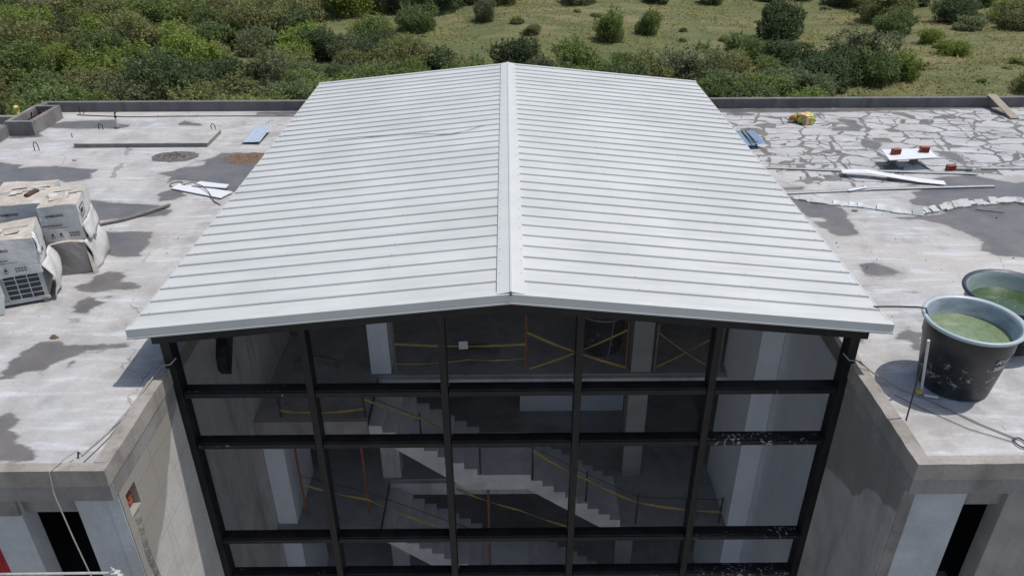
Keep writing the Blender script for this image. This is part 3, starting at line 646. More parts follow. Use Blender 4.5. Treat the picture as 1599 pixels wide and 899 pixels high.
for pts, w, l in (
    ([(-2.5, 13.82, -2.24), (.33, 13.82, -2.27)], .05, 'upper straight yellow tape between the pale column and the orange post'),
    ([(-2.5, 13.82, -2.76), (-.9, 13.82, -2.66), (.33, 13.82, -2.64)], .025, 'lower straight yellow tape between the pale column and the orange post'),
    ([(.36, 13.81, -1.97), (2.52, 13.81, -2.89)], .055, 'yellow tape falling to the right, crossing in front of the black barrel'),
    ([(.42, 13.84, -2.93), (2.5, 13.84, -1.94)], .045, 'yellow tape rising to the right, crossing in front of the black barrel'),
    ([(3.18, 13.81, -2.0), (4.5, 13.81, -2.98)], .03, 'yellow tape falling to the right, in the bay right of the bare column'),
    ([(3.2, 13.84, -2.9), (4.55, 13.84, -2.0)], .03, 'yellow tape rising to the right, in the bay right of the bare column'),
    ([(-4.66, 12.38, -2.87), (-4.0, 12.38, -2.93), (-2.97, 12.38, -2.84)], .05, 'yellow tape across the upper left landing'),
    ([(-2.94, 12.38, -2.6), (-1.85, 12.34, -3.05), (-.65, 12.34, -3.75)], .035, 'yellow tape sloping down along the first half of the upper flight'),
    ([(.46, 12.34, -3.95), (1.63, 12.33, -4.76), (2.77, 12.34, -5.45), (4.63, 12.34, -5.75)], .06, 'yellow tape sloping down the second half of the upper flight to the white wall'),
    ([(-4.6, 12.67, -5.15), (-3.2, 12.67, -5.62), (-1.4, 12.4, -6.3), (-.5, 12.45, -6.75)], .05, 'yellow tape sloping across the lower left landing and flight'),
    ([(-1.3, 13.66, -6.3), (.2, 13.66, -7.0), (1.9, 13.66, -7.75)], .05, 'yellow tape in the dark space under the middle landing'),
    ([(-1.25, 12.6, -4.95), (-1.2, 12.6, -6.3)], .09, 'yellow tape hanging down vertically below the upper flight')):
    ribbon(pts, w, T, 'caution_tape', l, 'caution tape')
for pts, l in (([(-2.95, 12.35, -2.45), (-1.85, 12.35, -3.05), (-.65, 12.35, -3.85), (.46, 12.35, -3.85), (1.63, 12.35, -4.62), (2.77, 12.35, -5.3), (4.63, 12.35, -5.4)], 'thin black wire strung from rod to rod down the upper flight'),
               ([(-4.62, 12.68, -4.9), (-3.2, 12.68, -5.4), (-.5, 12.5, -6.6)], 'thin black wire strung from the shoring posts over the lower flight')):
    tag(MB().tube(pts, .008, 5).build('wire', M['steel']), l, 'wire')
tag(MB().add([(-1.1, 13.79, -2.37), (-.9, 13.79, -2.36), (-.91, 13.77, -2.15), (-1.1, 13.77, -2.16)], [(0, 1, 2, 3)]).build('paper_notice', M['paper'], fix=False), 'small blank white notice hung on the yellow tape', 'paper')
pr = [(0.001, 0), (.44, 0), (.47, .1), (.54, .95), (.58, 1.0), (.57, 1.03), (.53, 1.0), (.50, .6), (0.001, .6)]
b = empty('water_barrel', (2.1, 14.9, -3.05), 'dark open barrel on the upper floor behind crossed yellow tapes', 'barrel')
MB().lathe(pr[:5]).build('shell', M['tank'], b, smooth=True); MB().lathe(pr[4:]).build('rim', M['lining'], b, smooth=True)
MB().tube([(.2, -.5, 1.0), (.1, -.75, .4), (-.05, -.9, -.3), (-.15, -1.2, -.9)], .008, 5).build('hose', M['rope'], b)
def rubble(x, y, z, r, n, mat, name, label, cat, seed, hmax=.12):
    rr = random.Random(seed); m = MB()
    for _ in range(n):
        a = rr.uniform(0, 6.28); d = r*math.sqrt(rr.random()); s = rr.uniform(.008, .026)*(1.3-d/r*.6); h = hmax*(1-d/r)
        c = Vector((x+d*math.cos(a)*1.5, y+d*math.sin(a), z+h)); vs = [c+Vector((rr.uniform(-1, 1), rr.uniform(-1, 1), rr.uniform(-.6, 1)))*s for _ in range(6)]
        m.add(vs, [(0, 1, 2), (0, 2, 3), (0, 3, 4), (1, 2, 5), (2, 3, 5), (3, 4, 5), (0, 1, 4), (1, 4, 5)])
    N = 28; vs = [(x, y, z+hmax)]; 
    for j, q in enumerate((.45, .8, 1.0)):
        for k in range(N):
            a = 6.283*k/N; w_ = q*r*(1+rr.uniform(-.12, .12)); vs.append((x+1.5*w_*math.cos(a), y+w_*math.sin(a), z+hmax*(1-q)**.8*rr.uniform(.8, 1.1)+.002))
    fs = [(0, 1+k, 1+(k+1) % N) for k in range(N)]
    for j in range(2): fs += [(1+j*N+k, 1+(j+1)*N+k, 1+(j+1)*N+(k+1) % N, 1+j*N+(k+1) % N) for k in range(N)]
    m.add(vs, fs)
    return tag(m.build(name, mat, fix=False), label, cat)
rubble(-4.35, 14.2, -3.05, .35, 160, M['rough'], 'rubble_pile', 'heap of pale rubble on the upper floor behind the left wall end', 'rubble', 5, .25)
rubble(-.9, 14.6, -3.05, .45, 120, M['rough'], 'rubble_pile', 'low scatter of rubble on the upper floor below the white notice', 'rubble', 6, .08)
# steel outrigger on the left wall, behind the top left pane
tag(MB().extrude([(11.26, -.78), (11.24, -1.05), (11.36, -1.22), (11.92, -.5), (12.1, -.2), (11.68, -.2)], 'x', -5.19, -5.02).build('steel_bracket', M['steel'], bevel=.004), 'black tapering steel bracket on the left wall behind the top left pane', 'bracket')

# ================================================================== THINGS ON THE LEFT ROOF
# ---- stacked cartons of outdoor units
def text_mesh(s, size, mat, name='lettering', parent=None, depth=.002, bold=.0):
    cu = bpy.data.curves.new(name, 'FONT'); cu.body = s; cu.size = size; cu.extrude = depth; cu.offset = bold; cu.align_x = 'LEFT'
    o = bpy.data.objects.new('tmp', cu); COL.objects.link(o); dg = bpy.context.evaluated_depsgraph_get()
    me = bpy.data.meshes.new_from_object(o.evaluated_get(dg)); bpy.data.objects.remove(o)
    me.name = name; me.materials.clear(); me.materials.append(mat)
    q = bpy.data.objects.new(name, me); COL.objects.link(q)
    if parent: q.parent = parent
    return q
def carton_mesh(w, d, h, seed, n=7, amp=.012, topamp=.02):
    """slightly crushed box: subdivided faces with dents"""
    rr = random.Random(seed); bm = bmesh.new(); bmesh.ops.create_cube(bm, size=1)
    bmesh.ops.subdivide_edges(bm, edges=bm.edges[:], cuts=n, use_grid_fill=True)
    for v in bm.verts:
        x, y, z = v.co; ph = seed*1.7
        dx = amp*(math.sin(7*y+ph)*math.cos(6*z+ph)+rr.uniform(-.25, .25)); dy = amp*(math.sin(6*x+ph*2)*math.cos(5*z)+rr.uniform(-.25, .25))
        dz = topamp*(math.sin(5*x+ph)*math.cos(4*y+ph)+rr.uniform(-.3, .3)) if z > .45 else 0
        v.co = Vector((x*w+dx, y*d+dy, (z+.5)*h+dz))
    me = bpy.data.meshes.new('carton'); bm.to_mesh(me); bm.free(); return me
def carton(parent, w, d, h, seed, z0=0, side=None, print_=True, name='carton_body'):
    me = carton_mesh(w, d, h, seed); me.materials.append(side or M['carton']); me.materials.append(M['carton_top'])
    for p in me.polygons: p.material_index = 1 if p.normal.z > .6 else 0
    o = bpy.data.objects.new(name, me); COL.objects.link(o); o.parent = parent; o.location.z = z0
    if print_:
        yf = -d/2-.016
        t = text_mesh('SAMSUNG', .066, M['ink'], 'brand_lettering', o, .001, .0012); t.rotation_euler = (rad(90), 0, 0); t.location = (-.22, yf, h*.70)
        m = MB()
        for k, (a, b) in enumerate(((-.33, .02), (-.25, .12))): m.box(a*w/.7, b*w/.7, yf-.001, yf+.001, h*(.45-.06*k), h*(.45-.06*k)+.022-.012*k)
        m.build('printed_lines', M['greyink'], o)
        m = MB()
        for x in (-.19, -.05): m.box(x-.025, x+.025, yf-.001, yf+.001, h*.17, h*.20).box(x-.012, x+.012, yf-.001, yf+.001, h*.20, h*.245).box(x-.033, x-.028, yf-.001, yf+.001, h*.12, h*.15).box(x+.028, x+.033, yf-.001, yf+.001, h*.12, h*.15).box(x-.03, x+.03, yf-.001, yf+.001, h*.115, h*.13)
        m.build('handling_symbols', M['ink'], o)
        m = MB()
        for k in range(4):
            for q in range(2): m.box(.09+k*.045, .122+k*.045, yf-.001, yf+.001, h*(.12+.075*q), h*(.16+.075*q))
        m.build('handling_marks', M['greyink'], o)
        m = MB(); xr = w/2+.016     # print on the long right side: label frame and arrows
        for k, y in enumerate((-d*.12, d*.04)): 
            m.box(xr-.001, xr+.001, y-.025, y+.025, h*.30, h*.36); m.add([(xr, y-.05, h*.36), (xr, y+.05, h*.36), (xr, y, h*.46)], [(0, 1, 2)])
        m.box(xr-.001, xr+.001, -d*.38, -d*.36, h*.55, h*.85).box(xr-.001, xr+.001, -d*.1, -d*.08, h*.55, h*.85).box(xr-.001, xr+.001, -d*.36, -d*.1, h*.83, h*.85).box(xr-.001, xr+.001, -d*.36, -d*.1, h*.55, h*.57)
        m.box(xr-.001, xr+.001, -d*.3, -d*.2, h*.64, h*.76)
        m.build('side_print', M['ink'], o)
    return o
def flap(parent, pts, mat, name, t=.012):
    m = MB(); pts = [Vector(p) for p in pts]; n = (pts[1]-pts[0]).cross(pts[2]-pts[0]).normalized()*t
    N = len(pts); m.add(pts+[p+n for p in pts], [tuple(range(N)), tuple(range(2*N-1, N-1, -1))]+[(i, (i+1) % N, N+(i+1) % N, N+i) for i in range(N)])
    return m.build(name, mat, parent)
def torn(parent, w, d, z, seed):
    rr = random.Random(seed)
    for k in range(5):     # lifted layers and torn strips on the top
        x = rr.uniform(-w*.4, w*.2); y = rr.uniform(-d*.42, d*.3); a = rr.uniform(.12, .34); b = rr.uniform(.05, .2)
        flap(parent, [(x, y, z+.01), (x+a, y+rr.uniform(-.05, .05), z+.02), (x+a+rr.uniform(-.05, .05), y+b, z+rr.uniform(.02, .06)), (x+rr.uniform(-.04, .04), y+b, z+.015)], rr.choice([M['carton_top'], M['carton'], M['carton_top']]), 'torn_layer', .006)
    flap(parent, [(-w*.45, -.02, z+.012), (w*.42, .03, z+.014), (w*.43, .05, z+.016), (-w*.44, .005, z+.014)], M['carton_brown'], 'lid_seam', .006)
def drape(parent, f, nu, nv, mat, name, seed, amp=.012, t=.008, jag=.05):
    """crumpled sheet: f(u, v) -> point, with a ragged lower edge (v = 1)"""
    rr = random.Random(seed); vs = []
    for j in range(nv+1):
        for i in range(nu+1):
            u = i/nu; v = j/nv*(1+(rr.uniform(-jag, jag) if j == nv else 0)); p = Vector(f(u, v))
            vs.append(p+Vector((amp*(math.sin(7*u+6*v+seed)+math.sin(12*u-8*v+seed*2)*.4+rr.uniform(-.15, .15)), 0, amp*.4*rr.uniform(-1, 1))))
    m = MB().add(vs, [(j*(nu+1)+i, j*(nu+1)+i+1, (j+1)*(nu+1)+i+1, (j+1)*(nu+1)+i) for j in range(nv) for i in range(nu)])
    o = m.build(name, mat, parent, fix=False, smooth=True); sm = o.modifiers.new('s', 'SOLIDIFY'); sm.thickness = t; return o
# stack A, front left: a bare outdoor unit with half of its carton left on
A = empty('outdoor_unit', (-8.735, 12.115, 0), 'air conditioner outdoor unit with exposed grille under a torn white carton', 'air conditioner', rz=rad(22))
m = MB().box(-.44, .44, -.36, .36, .09, .64); m.build('casing', M['unit'], A, bevel=.015)
m = MB().box(-.44, -.36, -.40, .36, 0, .088); m.build('base_rail', M['greywood'], A); m = MB().box(.34, .42, -.40, .36, 0, .088); m.build('base_rail', M['greywood'], A)
MB().box(-.46, .46, -.385, -.362, .06, .115).build('front_rail', M['unit'], A)
g_ = MB().box(-.16, .39, -.372, -.3605, .13, .62).build('grille', M['grille'], A)
m = MB()
for k in range(4): x = -.16+.55*k/3; m.box(x-.007, x+.007, -.388, -.3725, .12, .63)
for k in range(6): z = .13+.49*k/5; m.box(-.17, .40, -.392, -.374, z-.006, z+.006)
m.build('guard_bars', M['unit'], g_)
c_ = carton(A, .96, .86, .68, 3, .60); torn(A, .93, .82, 1.29, 4)
drape(A, lambda u, v: (.503+.10*math.sin(min(1, v*1.1)*2.6)+.02*u, -.40+.84*u, .72-.66*v), 10, 12, M['carton'], 'torn_side', 5, .016)
drape(A, lambda u, v: (.485+.05*v, -.40+.18*u-.04*v, 1.28-.34*v), 4, 5, M['white'], 'torn_side', 6, .02)
# stack B: two cartons, a printed one over a soaked plain one
B_ = empty('carton', (-8.378, 13.488, .66), 'printed white carton stacked on a soaked box, behind the exposed grille', 'box', rz=rad(15))
carton(B_, .66, 1.0, .70, 8); torn(B_, .62, .95, .70, 9)
drape(B_, lambda u, v: (.35+.05*v+.02*math.sin(5*u), -.49+.98*u, .30-.36*v), 9, 6, M['carton'], 'torn_side', 9, .010, jag=.2)
C_ = empty('carton', (-8.316, 13.33, 0), 'plain soaked grey-brown box on the slab below the right printed carton', 'box', rz=rad(13))
carton(C_, .60, .85, .655, 12, side=M['carton_brown'], print_=False)
drape(C_, lambda u, v: (.318+.16*math.sin(v*2.2)*(.35+.65*u), -.41+.86*u, .66-.64*v), 9, 10, M['carton'], 'torn_side', 12, .018, jag=.06)
flap(C_, [(.31, -.44, .5), (.32, -.46, .02), (.40, -.40, .0), (.36, -.38, .3)], M['carton_top'], 'torn_corner', .015)
rubble(-7.95, 12.98, 0, .09, 30, M['carton_brown'], 'carton_scrap', 'scrap of rotten card at the foot of the soaked box', 'scrap', 31, .02)
# stack C: behind left
D_ = empty('carton', (-9.18, 13.59, .70), 'printed white carton at the back left, with a dark block on its lid', 'box', rz=rad(12))
carton(D_, .98, 1.2, .68, 15); torn(D_, .95, 1.05, .685, 16)
E_ = empty('carton', (-9.16, 13.58, 0), 'lower box under the back left carton, hidden by the grille unit', 'box', rz=rad(12))
carton(E_, .9, 1.1, .69, 18, print_=False)
def brick(loc, rz, label, half=False):
    r = empty('brick', loc, label, 'brick', None, rz); L, Wd, Hh = (.2, .13, .13)
    m = MB().box(-L/2, L/2, -Wd/2, Wd/2, 0, .022).box(-L/2, L/2, -Wd/2, Wd/2, Hh-.022, Hh)
    for k in range(4): x = -L/2+(L-.02)*k/3; m.box(x, x+.02, -Wd/2+.001, Wd/2-.001, .022, Hh-.022)
    m.box(-L/2+.02, L/2-.02, -Wd/2+.002, Wd/2-.002, Hh/2-.009, Hh/2+.009)
    m.build('clay_body', M['brick'], r); MB().box(-L/2+.021, L/2-.021, -Wd/2+.03, -Wd/2+.034, .023, Hh-.023).build('shade_plate', M['hollow_shade'], r); return r  # dark plate set in for the shade within the brick
tag(MB().bar((-8.95, 13.35, 1.41), (-8.88, 13.62, 1.42), .10, .07).build('wooden_block', M['darkwood'], bevel=.01), 'dark brown block lying on the lid of the back left carton', 'block')
tag(flap(None, [(-8.86, 11.46, .0), (-8.75, 11.48, .0), (-8.72, 11.58, .30), (-8.78, 11.66, .62), (-8.88, 11.62, .6)], M['offwhite'], 'foam_board', .05), 'narrow white foam board leaning against the exposed outdoor unit', 'board')

# ---- plank, sheets
m = MB(); P = [(-8.75, 15.06, .04), (-8.35, 15.28, .05), (-7.98, 15.62, .06), (-7.62, 16.08, .05)]
for i in range(3): m.bar(P[i], Vector(P[i+1])+Vector((.004, .004, .0)), .075, .03)
tag(m.build('plank', M['greywood']), 'long grey timber lying between the cartons and the white roof', 'plank')
tag(flap(None, [(-7.97, 17.06, .02), (-6.60, 16.44, .03), (-6.42, 16.78, .04), (-7.86, 17.32, .03)], M['white'], 'white_sheet', .02), 'wide white flat sheet lying on the slab left of the white roof', 'sheet')
tag(flap(None, [(-7.50, 17.12, .075), (-6.62, 16.90, .085), (-6.60, 17.10, .09), (-7.35, 17.34, .08)], M['white'], 'white_sheet', .02), 'small white sheet lying on top of the wide one', 'sheet')
a = [(-7.95+.12*math.cos(t)*1.2, 17.35+.16*math.sin(t), .02) for t in np.linspace(0, 5.4, 14)]
tag(MB().tube(a+[(-7.5, 17.22, .12), (-7.2, 17.0, .12), (-6.95, 16.7, .08), (-6.7, 16.3, .02), (-6.5, 16.1, .02)], .011, 5).build('cable', M['cable']), 'looped dark cable lying over the pair of white sheets', 'cable')
rubble(-8.7, 19.3, 0, .40, 700, M['gravel'], 'gravel_pile', 'flat heap of dark gravel on the left slab in front of the raised platform', 'gravel', 21, .04)
rubble(-6.75, 19.15, 0, .42, 260, M['sand'], 'sand_pile', 'low heap of brown sand by the left edge of the white roof', 'sand', 22, .05)
rubble(-7.6, 14.62, 0, .05, 12, M['rough'], 'rubble_pile', 'tiny crumbs of mortar on the slab near the long timber', 'rubble', 23, .02)
rubble(-7.52, 10.72, 0, .05, 14, M['sand'], 'rubble_pile', 'small lump of mortar at the edge of the front left puddle', 'rubble', 24, .06)
rubble(-11.2, 19.05, 0, .04, 10, M['rough'], 'rubble_pile', 'crumbs of mortar in front of the left end of the platform', 'rubble', 25, .03)

# ---- raised platform, kerbed shaft, posts and hooks
P_ = empty('raised_platform', (-9.9, 20.6, 0), 'low rectangular concrete platform on the left slab', 'platform')
MB().box(-1.78, 1.80, -.55, .60, -.01, .095).build('base', M['fascia'], P_, bevel=.01)
MB().box(-1.79, 1.81, -.56, .61, .0955, .12).build('top_slab', M['plat'], P_, bevel=.008)
Q_ = empty('kerbed_shaft', (-13.66, 21.9, 0), 'small rough concrete upstand box in the far left corner with pipes inside', 'shaft')
MB().box(-.38, .38, -.8, -.68, -.01, .40).box(-.38, .38, .68, .8, -.01, .40).box(-.38, -.27, -.679, .679, -.01, .40).box(.27, .38, -.679, .679, -.01, .40).build('upstand', M['rough'], Q_, bevel=.012)
MB().box(-.265, .265, -.675, .675, .002, .03).build('shaft_floor', M['shade_conc'], Q_)
for k in range(6): MB().tube([(-.18+k*.08, .1+.04*(k % 3), .02), (-.16+k*.08, .2+.03*(k % 2), .36+.03*(k % 3))], .022, 8).build('pipe', M['redpipe'] if k % 3 else M['steel'], Q_)
MB().tube([(.0, -.2, .05), (-.08, -.18, .25), (-.02, -.05, .32), (.05, .05, .2)], .018, 8).build('pipe', M['steel'], Q_)
tag(MB().tube([(-14.0, 21.75, .08), (-14.05, 21.85, .55)], .05, 12).tube([(-14.05, 21.85, .50), (-14.02, 21.8, .62)], [.065, .06], 12).build('vent_pipe', M['yellow']), 'pale yellow pipe standing up in the far left shaft', 'pipe')
p_ = empty('pipe_stub', (-11.25, 21.73, 0), 'upright pipe stub with a dark tap on the left slab behind the platform', 'pipe')
MB().tube([(0, 0, 0), (.01, 0, .30)], .028, 10).build('pipe', M['gal'], p_); MB().tube([(.01, 0, .30), (.02, 0, .37)], .03, 10).tube([(-.0, 0, .40), (.05, .0, .46)], .022, 8).build('tap', M['steel'], p_)
MB().tube([(0, 0, 0), (.0, 0, .05)], .10, 12).build('mortar_collar', M['rough'], p_)
def hook(x, y, label):
    m = MB().tube([(x-.06, y, 0), (x-.055, y, .17), (x-.02, y, .23), (x+.02, y, .23), (x+.055, y, .17), (x+.06, y, 0)], .012, 6); tag(m.build('rebar_hook', M['steelrod']), label, 'rebar hook', 'bent rebar lifting hooks')
hook(-12.92, 23.1, 'bent rebar hook nearest the rear parapet on the left slab'); hook(-12.58, 19.85, 'bent rebar hook standing alone left of the platform')
hook(-11.56, 21.4, 'bent rebar hook at the left rear corner of the platform'); hook(-8.36, 21.35, 'bent rebar hook at the right rear corner of the platform')
post(-12.15, 20.9, 0, .12, M['steelrod'], 'short stub of rebar left of the platform', .012, name='rebar_stub', cat='rebar')
tag(MB().tube([(-13.0, 22.95, .02), (-11.5, 22.75, .015), (-9, 22.78, .015), (-6.2, 22.72, .02)], .014, 5).build('cable', M['cable']), 'thin cable lying along the left slab in front of the rear parapet', 'cable')

# ---- blue covers on short posts
def sheet_cover(loc, rz, w, d, mat, tilt, label, bands=False):
    r = empty('plastic_cover', loc, label, 'plastic cover', None, rz); n = 14; m = MB(); vs = []
    for j in range(5):
        for i in range(n*2+1):
            x = -w/2+w*i/(2*n); y = -d/2+d*j/4; z = .30+tilt*(y/d)+(0 if bands else .012*(i % 2))+.03*math.sin(3*x+2*y); vs.append((x, y, z))
    nn = n*2+1; m.add(vs, [(j*nn+i, j*nn+i+1, (j+1)*nn+i+1, (j+1)*nn+i) for j in range(4) for i in range(nn-1)])
    o = m.build('sheet', mat, r, fix=False); s = o.modifiers.new('solid', 'SOLIDIFY'); s.thickness = .006
    MB().tube([(w*.2, -d*.35, .1), (w*.2, -d*.33, .27)], .02, 8).build('post', M['steelrod'], r); MB().tube([(-w*.2, d*.3, .1), (-w*.2, d*.3, .32)], .02, 8).build('post', M['steelrod'], r)
    if bands:
        for x in (-.06, .05): MB().bar((x, -d/2, .33-tilt*.5), (x+.02, d/2, .33+tilt*.5), .03, .02).build('strap', M['cable'], r)
    return r
sheet_cover((-6.95, 20.75, -.18), rad(-4), .50, 1.05, M['bluesheet'], .06, 'light blue corrugated plastic sheet lying left of the white roof')
sheet_cover((6.45, 19.95, -.10), rad(12), .62, .7, M['bluecloth'], .10, 'blue plastic cover strapped over a stub right of the white roof', True)

# ---- cables and ropes at the left edge, things in front of the left wing
tag(MB().tube([(-5.73, 7.80, .13), (-5.80, 7.62, .145), (-5.88, 7.42, .13), (-5.90, 7.38, -.2), (-5.84, 7.33, -.9), (-5.76, 7.28, -1.7), (-5.72, 7.25, -3.2), (-5.7, 7.3, -9.4)], .009, 6).build('rope', M['rope']), 'pale rope hanging over the front edge of the left wing', 'rope')
tag(MB().tube([(-5.74, 7.82, 0), (-5.72, 7.83, .10), (-5.69, 7.82, .07)], .011, 6).build('anchor_pin', M['steelrod']), 'small anchor pin on the left slab holding the hanging rope', 'anchor')
tag(MB().tube([(-5.70, 7.85, .02), (-5.56, 8.3, .02), (-5.44, 8.7, .08), (-5.36, 9.1, .14), (-5.32, 9.45, .18), (-5.26, 9.60, .22), (-5.14, 9.60, .24), (-5.07, 9.68, .30)], .011, 6).build('rope', M['rope']), 'pale rope tied to the left corner post of the glass front', 'rope')
tag(MB().tube([(-5.62, 7.72, .012), (-5.50, 8.2, .012), (-5.47, 8.8, .012), (-5.39, 9.4, .135)], .006, 5).build('wire', M['cable']), 'thin wire lying along the left kerb', 'wire')
s_ = empty('scaffold_tube', (-5.97, 7.2, -1.50), 'grey scaffold tube running level in front of the left wing, at the bottom left', 'scaffold tube')
MB().tube([(-3.6, 0, 0), (.68, 0, .02)], .019, 10).build('tube', M['tubegrey'], s_, smooth=True)
MB().tube([(.60, 0, -.06), (.60, 0, .09)], .018, 8).tube([(.60, 0, .08), (.58, 0, .13)], .010, 6).box(.56, .67, -.035, .035, -.025, .04).tube([(.68, -.06, .03), (.74, -.06, .03)], .03, 8).build('clamp', M['offwhite'], s_)
m = MB(); n = 14; vs = []
for j in range(2):
    for i in range(n): vs.append((-7.98+.80*i/(n-1), 7.76+.04*math.sin(i*1.4), -1.0 if j == 0 else -3.4))
m.add(vs, [(i, i+1, n+i+1, n+i) for i in range(n-1)]); o = m.build('red_curtain', M['redcloth'], fix=False, smooth=True); sm = o.modifiers.new('s', 'SOLIDIFY'); sm.thickness = .01
tag(o, 'bright red cloth hanging in an opening at the bottom left corner', 'cloth')

# ================================================================== THINGS ON THE RIGHT ROOF
def tank(loc, rb, rt, h, water_z, mwater, label, rim_m, txt=None):
    r = empty('water_tank', loc, label, 'water tank')
    wall = [(.001, 0), (rb-.03, 0), (rb, .03), (rb+(rt-rb)*.72*.9, h*.70), (rb+(rt-rb)*.74, h*.715), (rt-.03, h-.06)]
    MB().lathe(wall, n=96).build('shell', M['tank'], r, smooth=True, fix=False)
    MB().lathe([(rt-.03, h-.06), (rt+.015, h-.055), (rt+.035, h-.03), (rt+.03, h), (rt-.005, h+.005), (rt-.03, h-.015)], n=96).build('rim', rim_m, r, smooth=True, fix=False)
    MB().lathe([(rt-.03, h-.015), (rt-.065, h-.06), (rb-.035, .05), (.001, .05)], n=96).build('lining', M['lining'], r, smooth=True, fix=False)
    k = (water_z-.05)/(h-.11); rw = rb-.035+(rt-.065-rb+.035)*k-.001
    m = MB(); N = 96; m.add([(0, 0, water_z)]+[(rw*math.cos(6.28318*i/N), rw*math.sin(6.28318*i/N), water_z) for i in range(N)], [(0, i+1, (i+1) % N+1) for i in range(N)])
    m.build('water', mwater, r, fix=False)
    if txt:
        for s, sz, z, a0 in txt:
            t = text_mesh(s, sz, M['white_ink'], 'lettering', r, .0015, .004)
            for v in t.data.vertices:
                x, y, zz = v.co; zc = z+y; rr = rb+(rt-rb)*.72*.9*(zc-.03)/(h*.70-.03)+.003+zz if zc < h*.7 else rb+(rt-rb)*(.74+.26*(zc/h-.715)/.285)+.003+zz
                a = a0+x/rr; v.co = (rr*math.cos(a), rr*math.sin(a), zc)
    return r
T1 = tank((6.62, 9.33, 0), .49, .645, 1.13, .88, M['algae'], 'open black water tank with pale rim and cloudy green water, nearest the kerb', M['rim_pale'],
     [('POLI', .10, .72, rad(-78)), ('2000', .10, .60, rad(-78))])
T2 = tank((7.98, 10.50, 0), .52, .73, .88, .62, M['algae_dark'], 'open black water tank with dark blue rim and dark green water, behind the other tank', M['navy'])
tag(MB().tube([(6.03, 9.08, .02), (5.83, 8.97, 1.0)], .020, 10).build('white_pipe', M['pvc']), 'upright white plastic pipe leaning beside the near black tank', 'pipe')
tag(MB().tube([(6.02, 8.98, .03), (6.20, 8.93, .03)], .022, 10).build('pipe_elbow', M['pvc']), 'short white pipe elbow on the slab at the foot of the near tank', 'pipe')
tag(MB().tube([(5.95, 9.05, .03), (6.01, 9.01, .06)], .035, 8).box(5.93, 5.99, 9.05, 9.10, .02, .07).build('valve', M['yellow']), 'small yellow valve at the foot of the near black tank', 'valve')
tag(MB().tube([(5.5, 10.0, .93), (5.62, 9.95, .96), (5.75, 9.75, 1.08), (5.9, 9.55, 1.19), (5.99, 9.5, 1.2), (6.04, 9.48, 1.08), (6.06, 9.47, .9)], .014, 8).build('hose', M['cable']), 'thin hose running from the roof edge into the near black tank', 'hose')
post(5.48, 8.38, .06, 1.02, M['steelrod'], 'upright black rebar rod standing on the right kerb in front of the tank', .011, lean=-.03, name='rebar_rod', cat='rebar')
tag(MB().tube([(5.05, 9.68, .30), (5.12, 9.58, .24), (5.28, 9.58, .22), (5.45, 9.45, .10), (5.75, 9.15, .03), (6.1, 8.85, .02), (6.5, 8.35, .02), (6.84, 8.03, .02)], .010, 6).build('rope', M['rope']), 'pale rope from the right corner post across the slab in front of the tank', 'rope')
tag(MB().tube([(6.84+.07*math.cos(t), 7.95+.10*math.sin(t), .025) for t in np.linspace(1.6, 7.8, 16)], .011, 6).build('rope_loop', M['cable']), 'small dark loop of rope on the right slab near the front edge', 'rope')
tag(MB().tube([(5.60, 9.0, .03), (5.95, 8.62, .015), (6.3, 8.25, .015), (6.75, 7.98, .015)], .005, 5).build('wire', M['cable']), 'thin wire lying on the right slab below the pale rope', 'wire')

# ---- white panel weighted with bricks
pn = empty('white_panel_board', (10.0, 18.35, 0), 'white flat panel propped above the slab and weighted with two bricks', 'panel')
flap(pn, [(-.64, -.37, .27), (.60, -.25, .29), (.66, .36, .31), (-.56, .30, .30)], M['white'], 'sheet', .02)
MB().box(-.36, -.22, .10, .26, 0, .28).build('support', M['rough'], pn); MB().box(.20, .34, .12, .28, 0, .285).build('support', M['rough'], pn)
brick((9.66, 18.35, .315), rad(10), 'hollow red brick on the left half of the propped white panel'); brick((10.42, 18.46, .325), rad(-5), 'hollow red brick on the right half of the propped white panel')
brick((10.95, 18.02, .0), rad(4), 'loose red brick on the slab right of the propped white panel')
tag(MB().bar((11.05, 18.0, .03), (11.45, 17.96, .03), .06, .04).build('timber_offcut', M['greywood']), 'short pale timber offcut lying right of the loose red brick', 'timber')
# ---- white sheet strips and metal tracks
def strip(P, w, t, mat, name, label, cat, wob=0):
    m = MB(); vs = []; n = len(P)
    for i, p in enumerate(P):
        a = Vector(P[max(i-1, 0)]); b = Vector(P[min(i+1, n-1)]); d = (b-a); d.z = 0; d.normalize(); q = Vector((-d.y, d.x, 0))*w/2; p = Vector(p); tw = wob*math.sin(i*2.1)
        vs += [p-q, p+q+Vector((0, 0, tw)), p+q+Vector((0, 0, t+tw)), p-q+Vector((0, 0, t))]
    fs = [(0, 1, 2, 3), tuple(4*(n-1)+k for k in (3, 2, 1, 0))]
    for i in range(n-1):
        for k in range(4): fs.append((4*i+k, 4*i+(k+1) % 4, 4*i+4+(k+1) % 4, 4*i+4+k))
    m.add(vs, fs); return tag(m.build(name, mat), label, cat)
strip([(8.12, 17.72, .10), (8.7, 17.62, .13), (9.25, 17.42, .09), (9.8, 17.24, .045), (10.36, 17.10, .03)], .26, .012, M['white'], 'white_strip', 'widest bright white strip, bent, lying over the rear metal track', 'strip')
def track(a, b, label, w=.09, mat='gal'):
    a = Vector(a); b = Vector(b); r = tag(MB().bar(a, b, w, .010).build('metal_track', M[mat]), label, 'metal track')
    d = (b-a).normalized(); q = Vector((-d.y, d.x, 0))*w/2
    r_ = MB().bar(a+q+Vector((0, 0, .008)), b+q+Vector((0, 0, .008)), .006, .018).bar(a-q+Vector((0, 0, .008)), b-q+Vector((0, 0, .008)), .006, .018).build('flange', M[mat], r)
track((6.2, 18.25, .02), (9.2, 17.86, .02), 'long thin metal track, rear left length nearest the white roof')
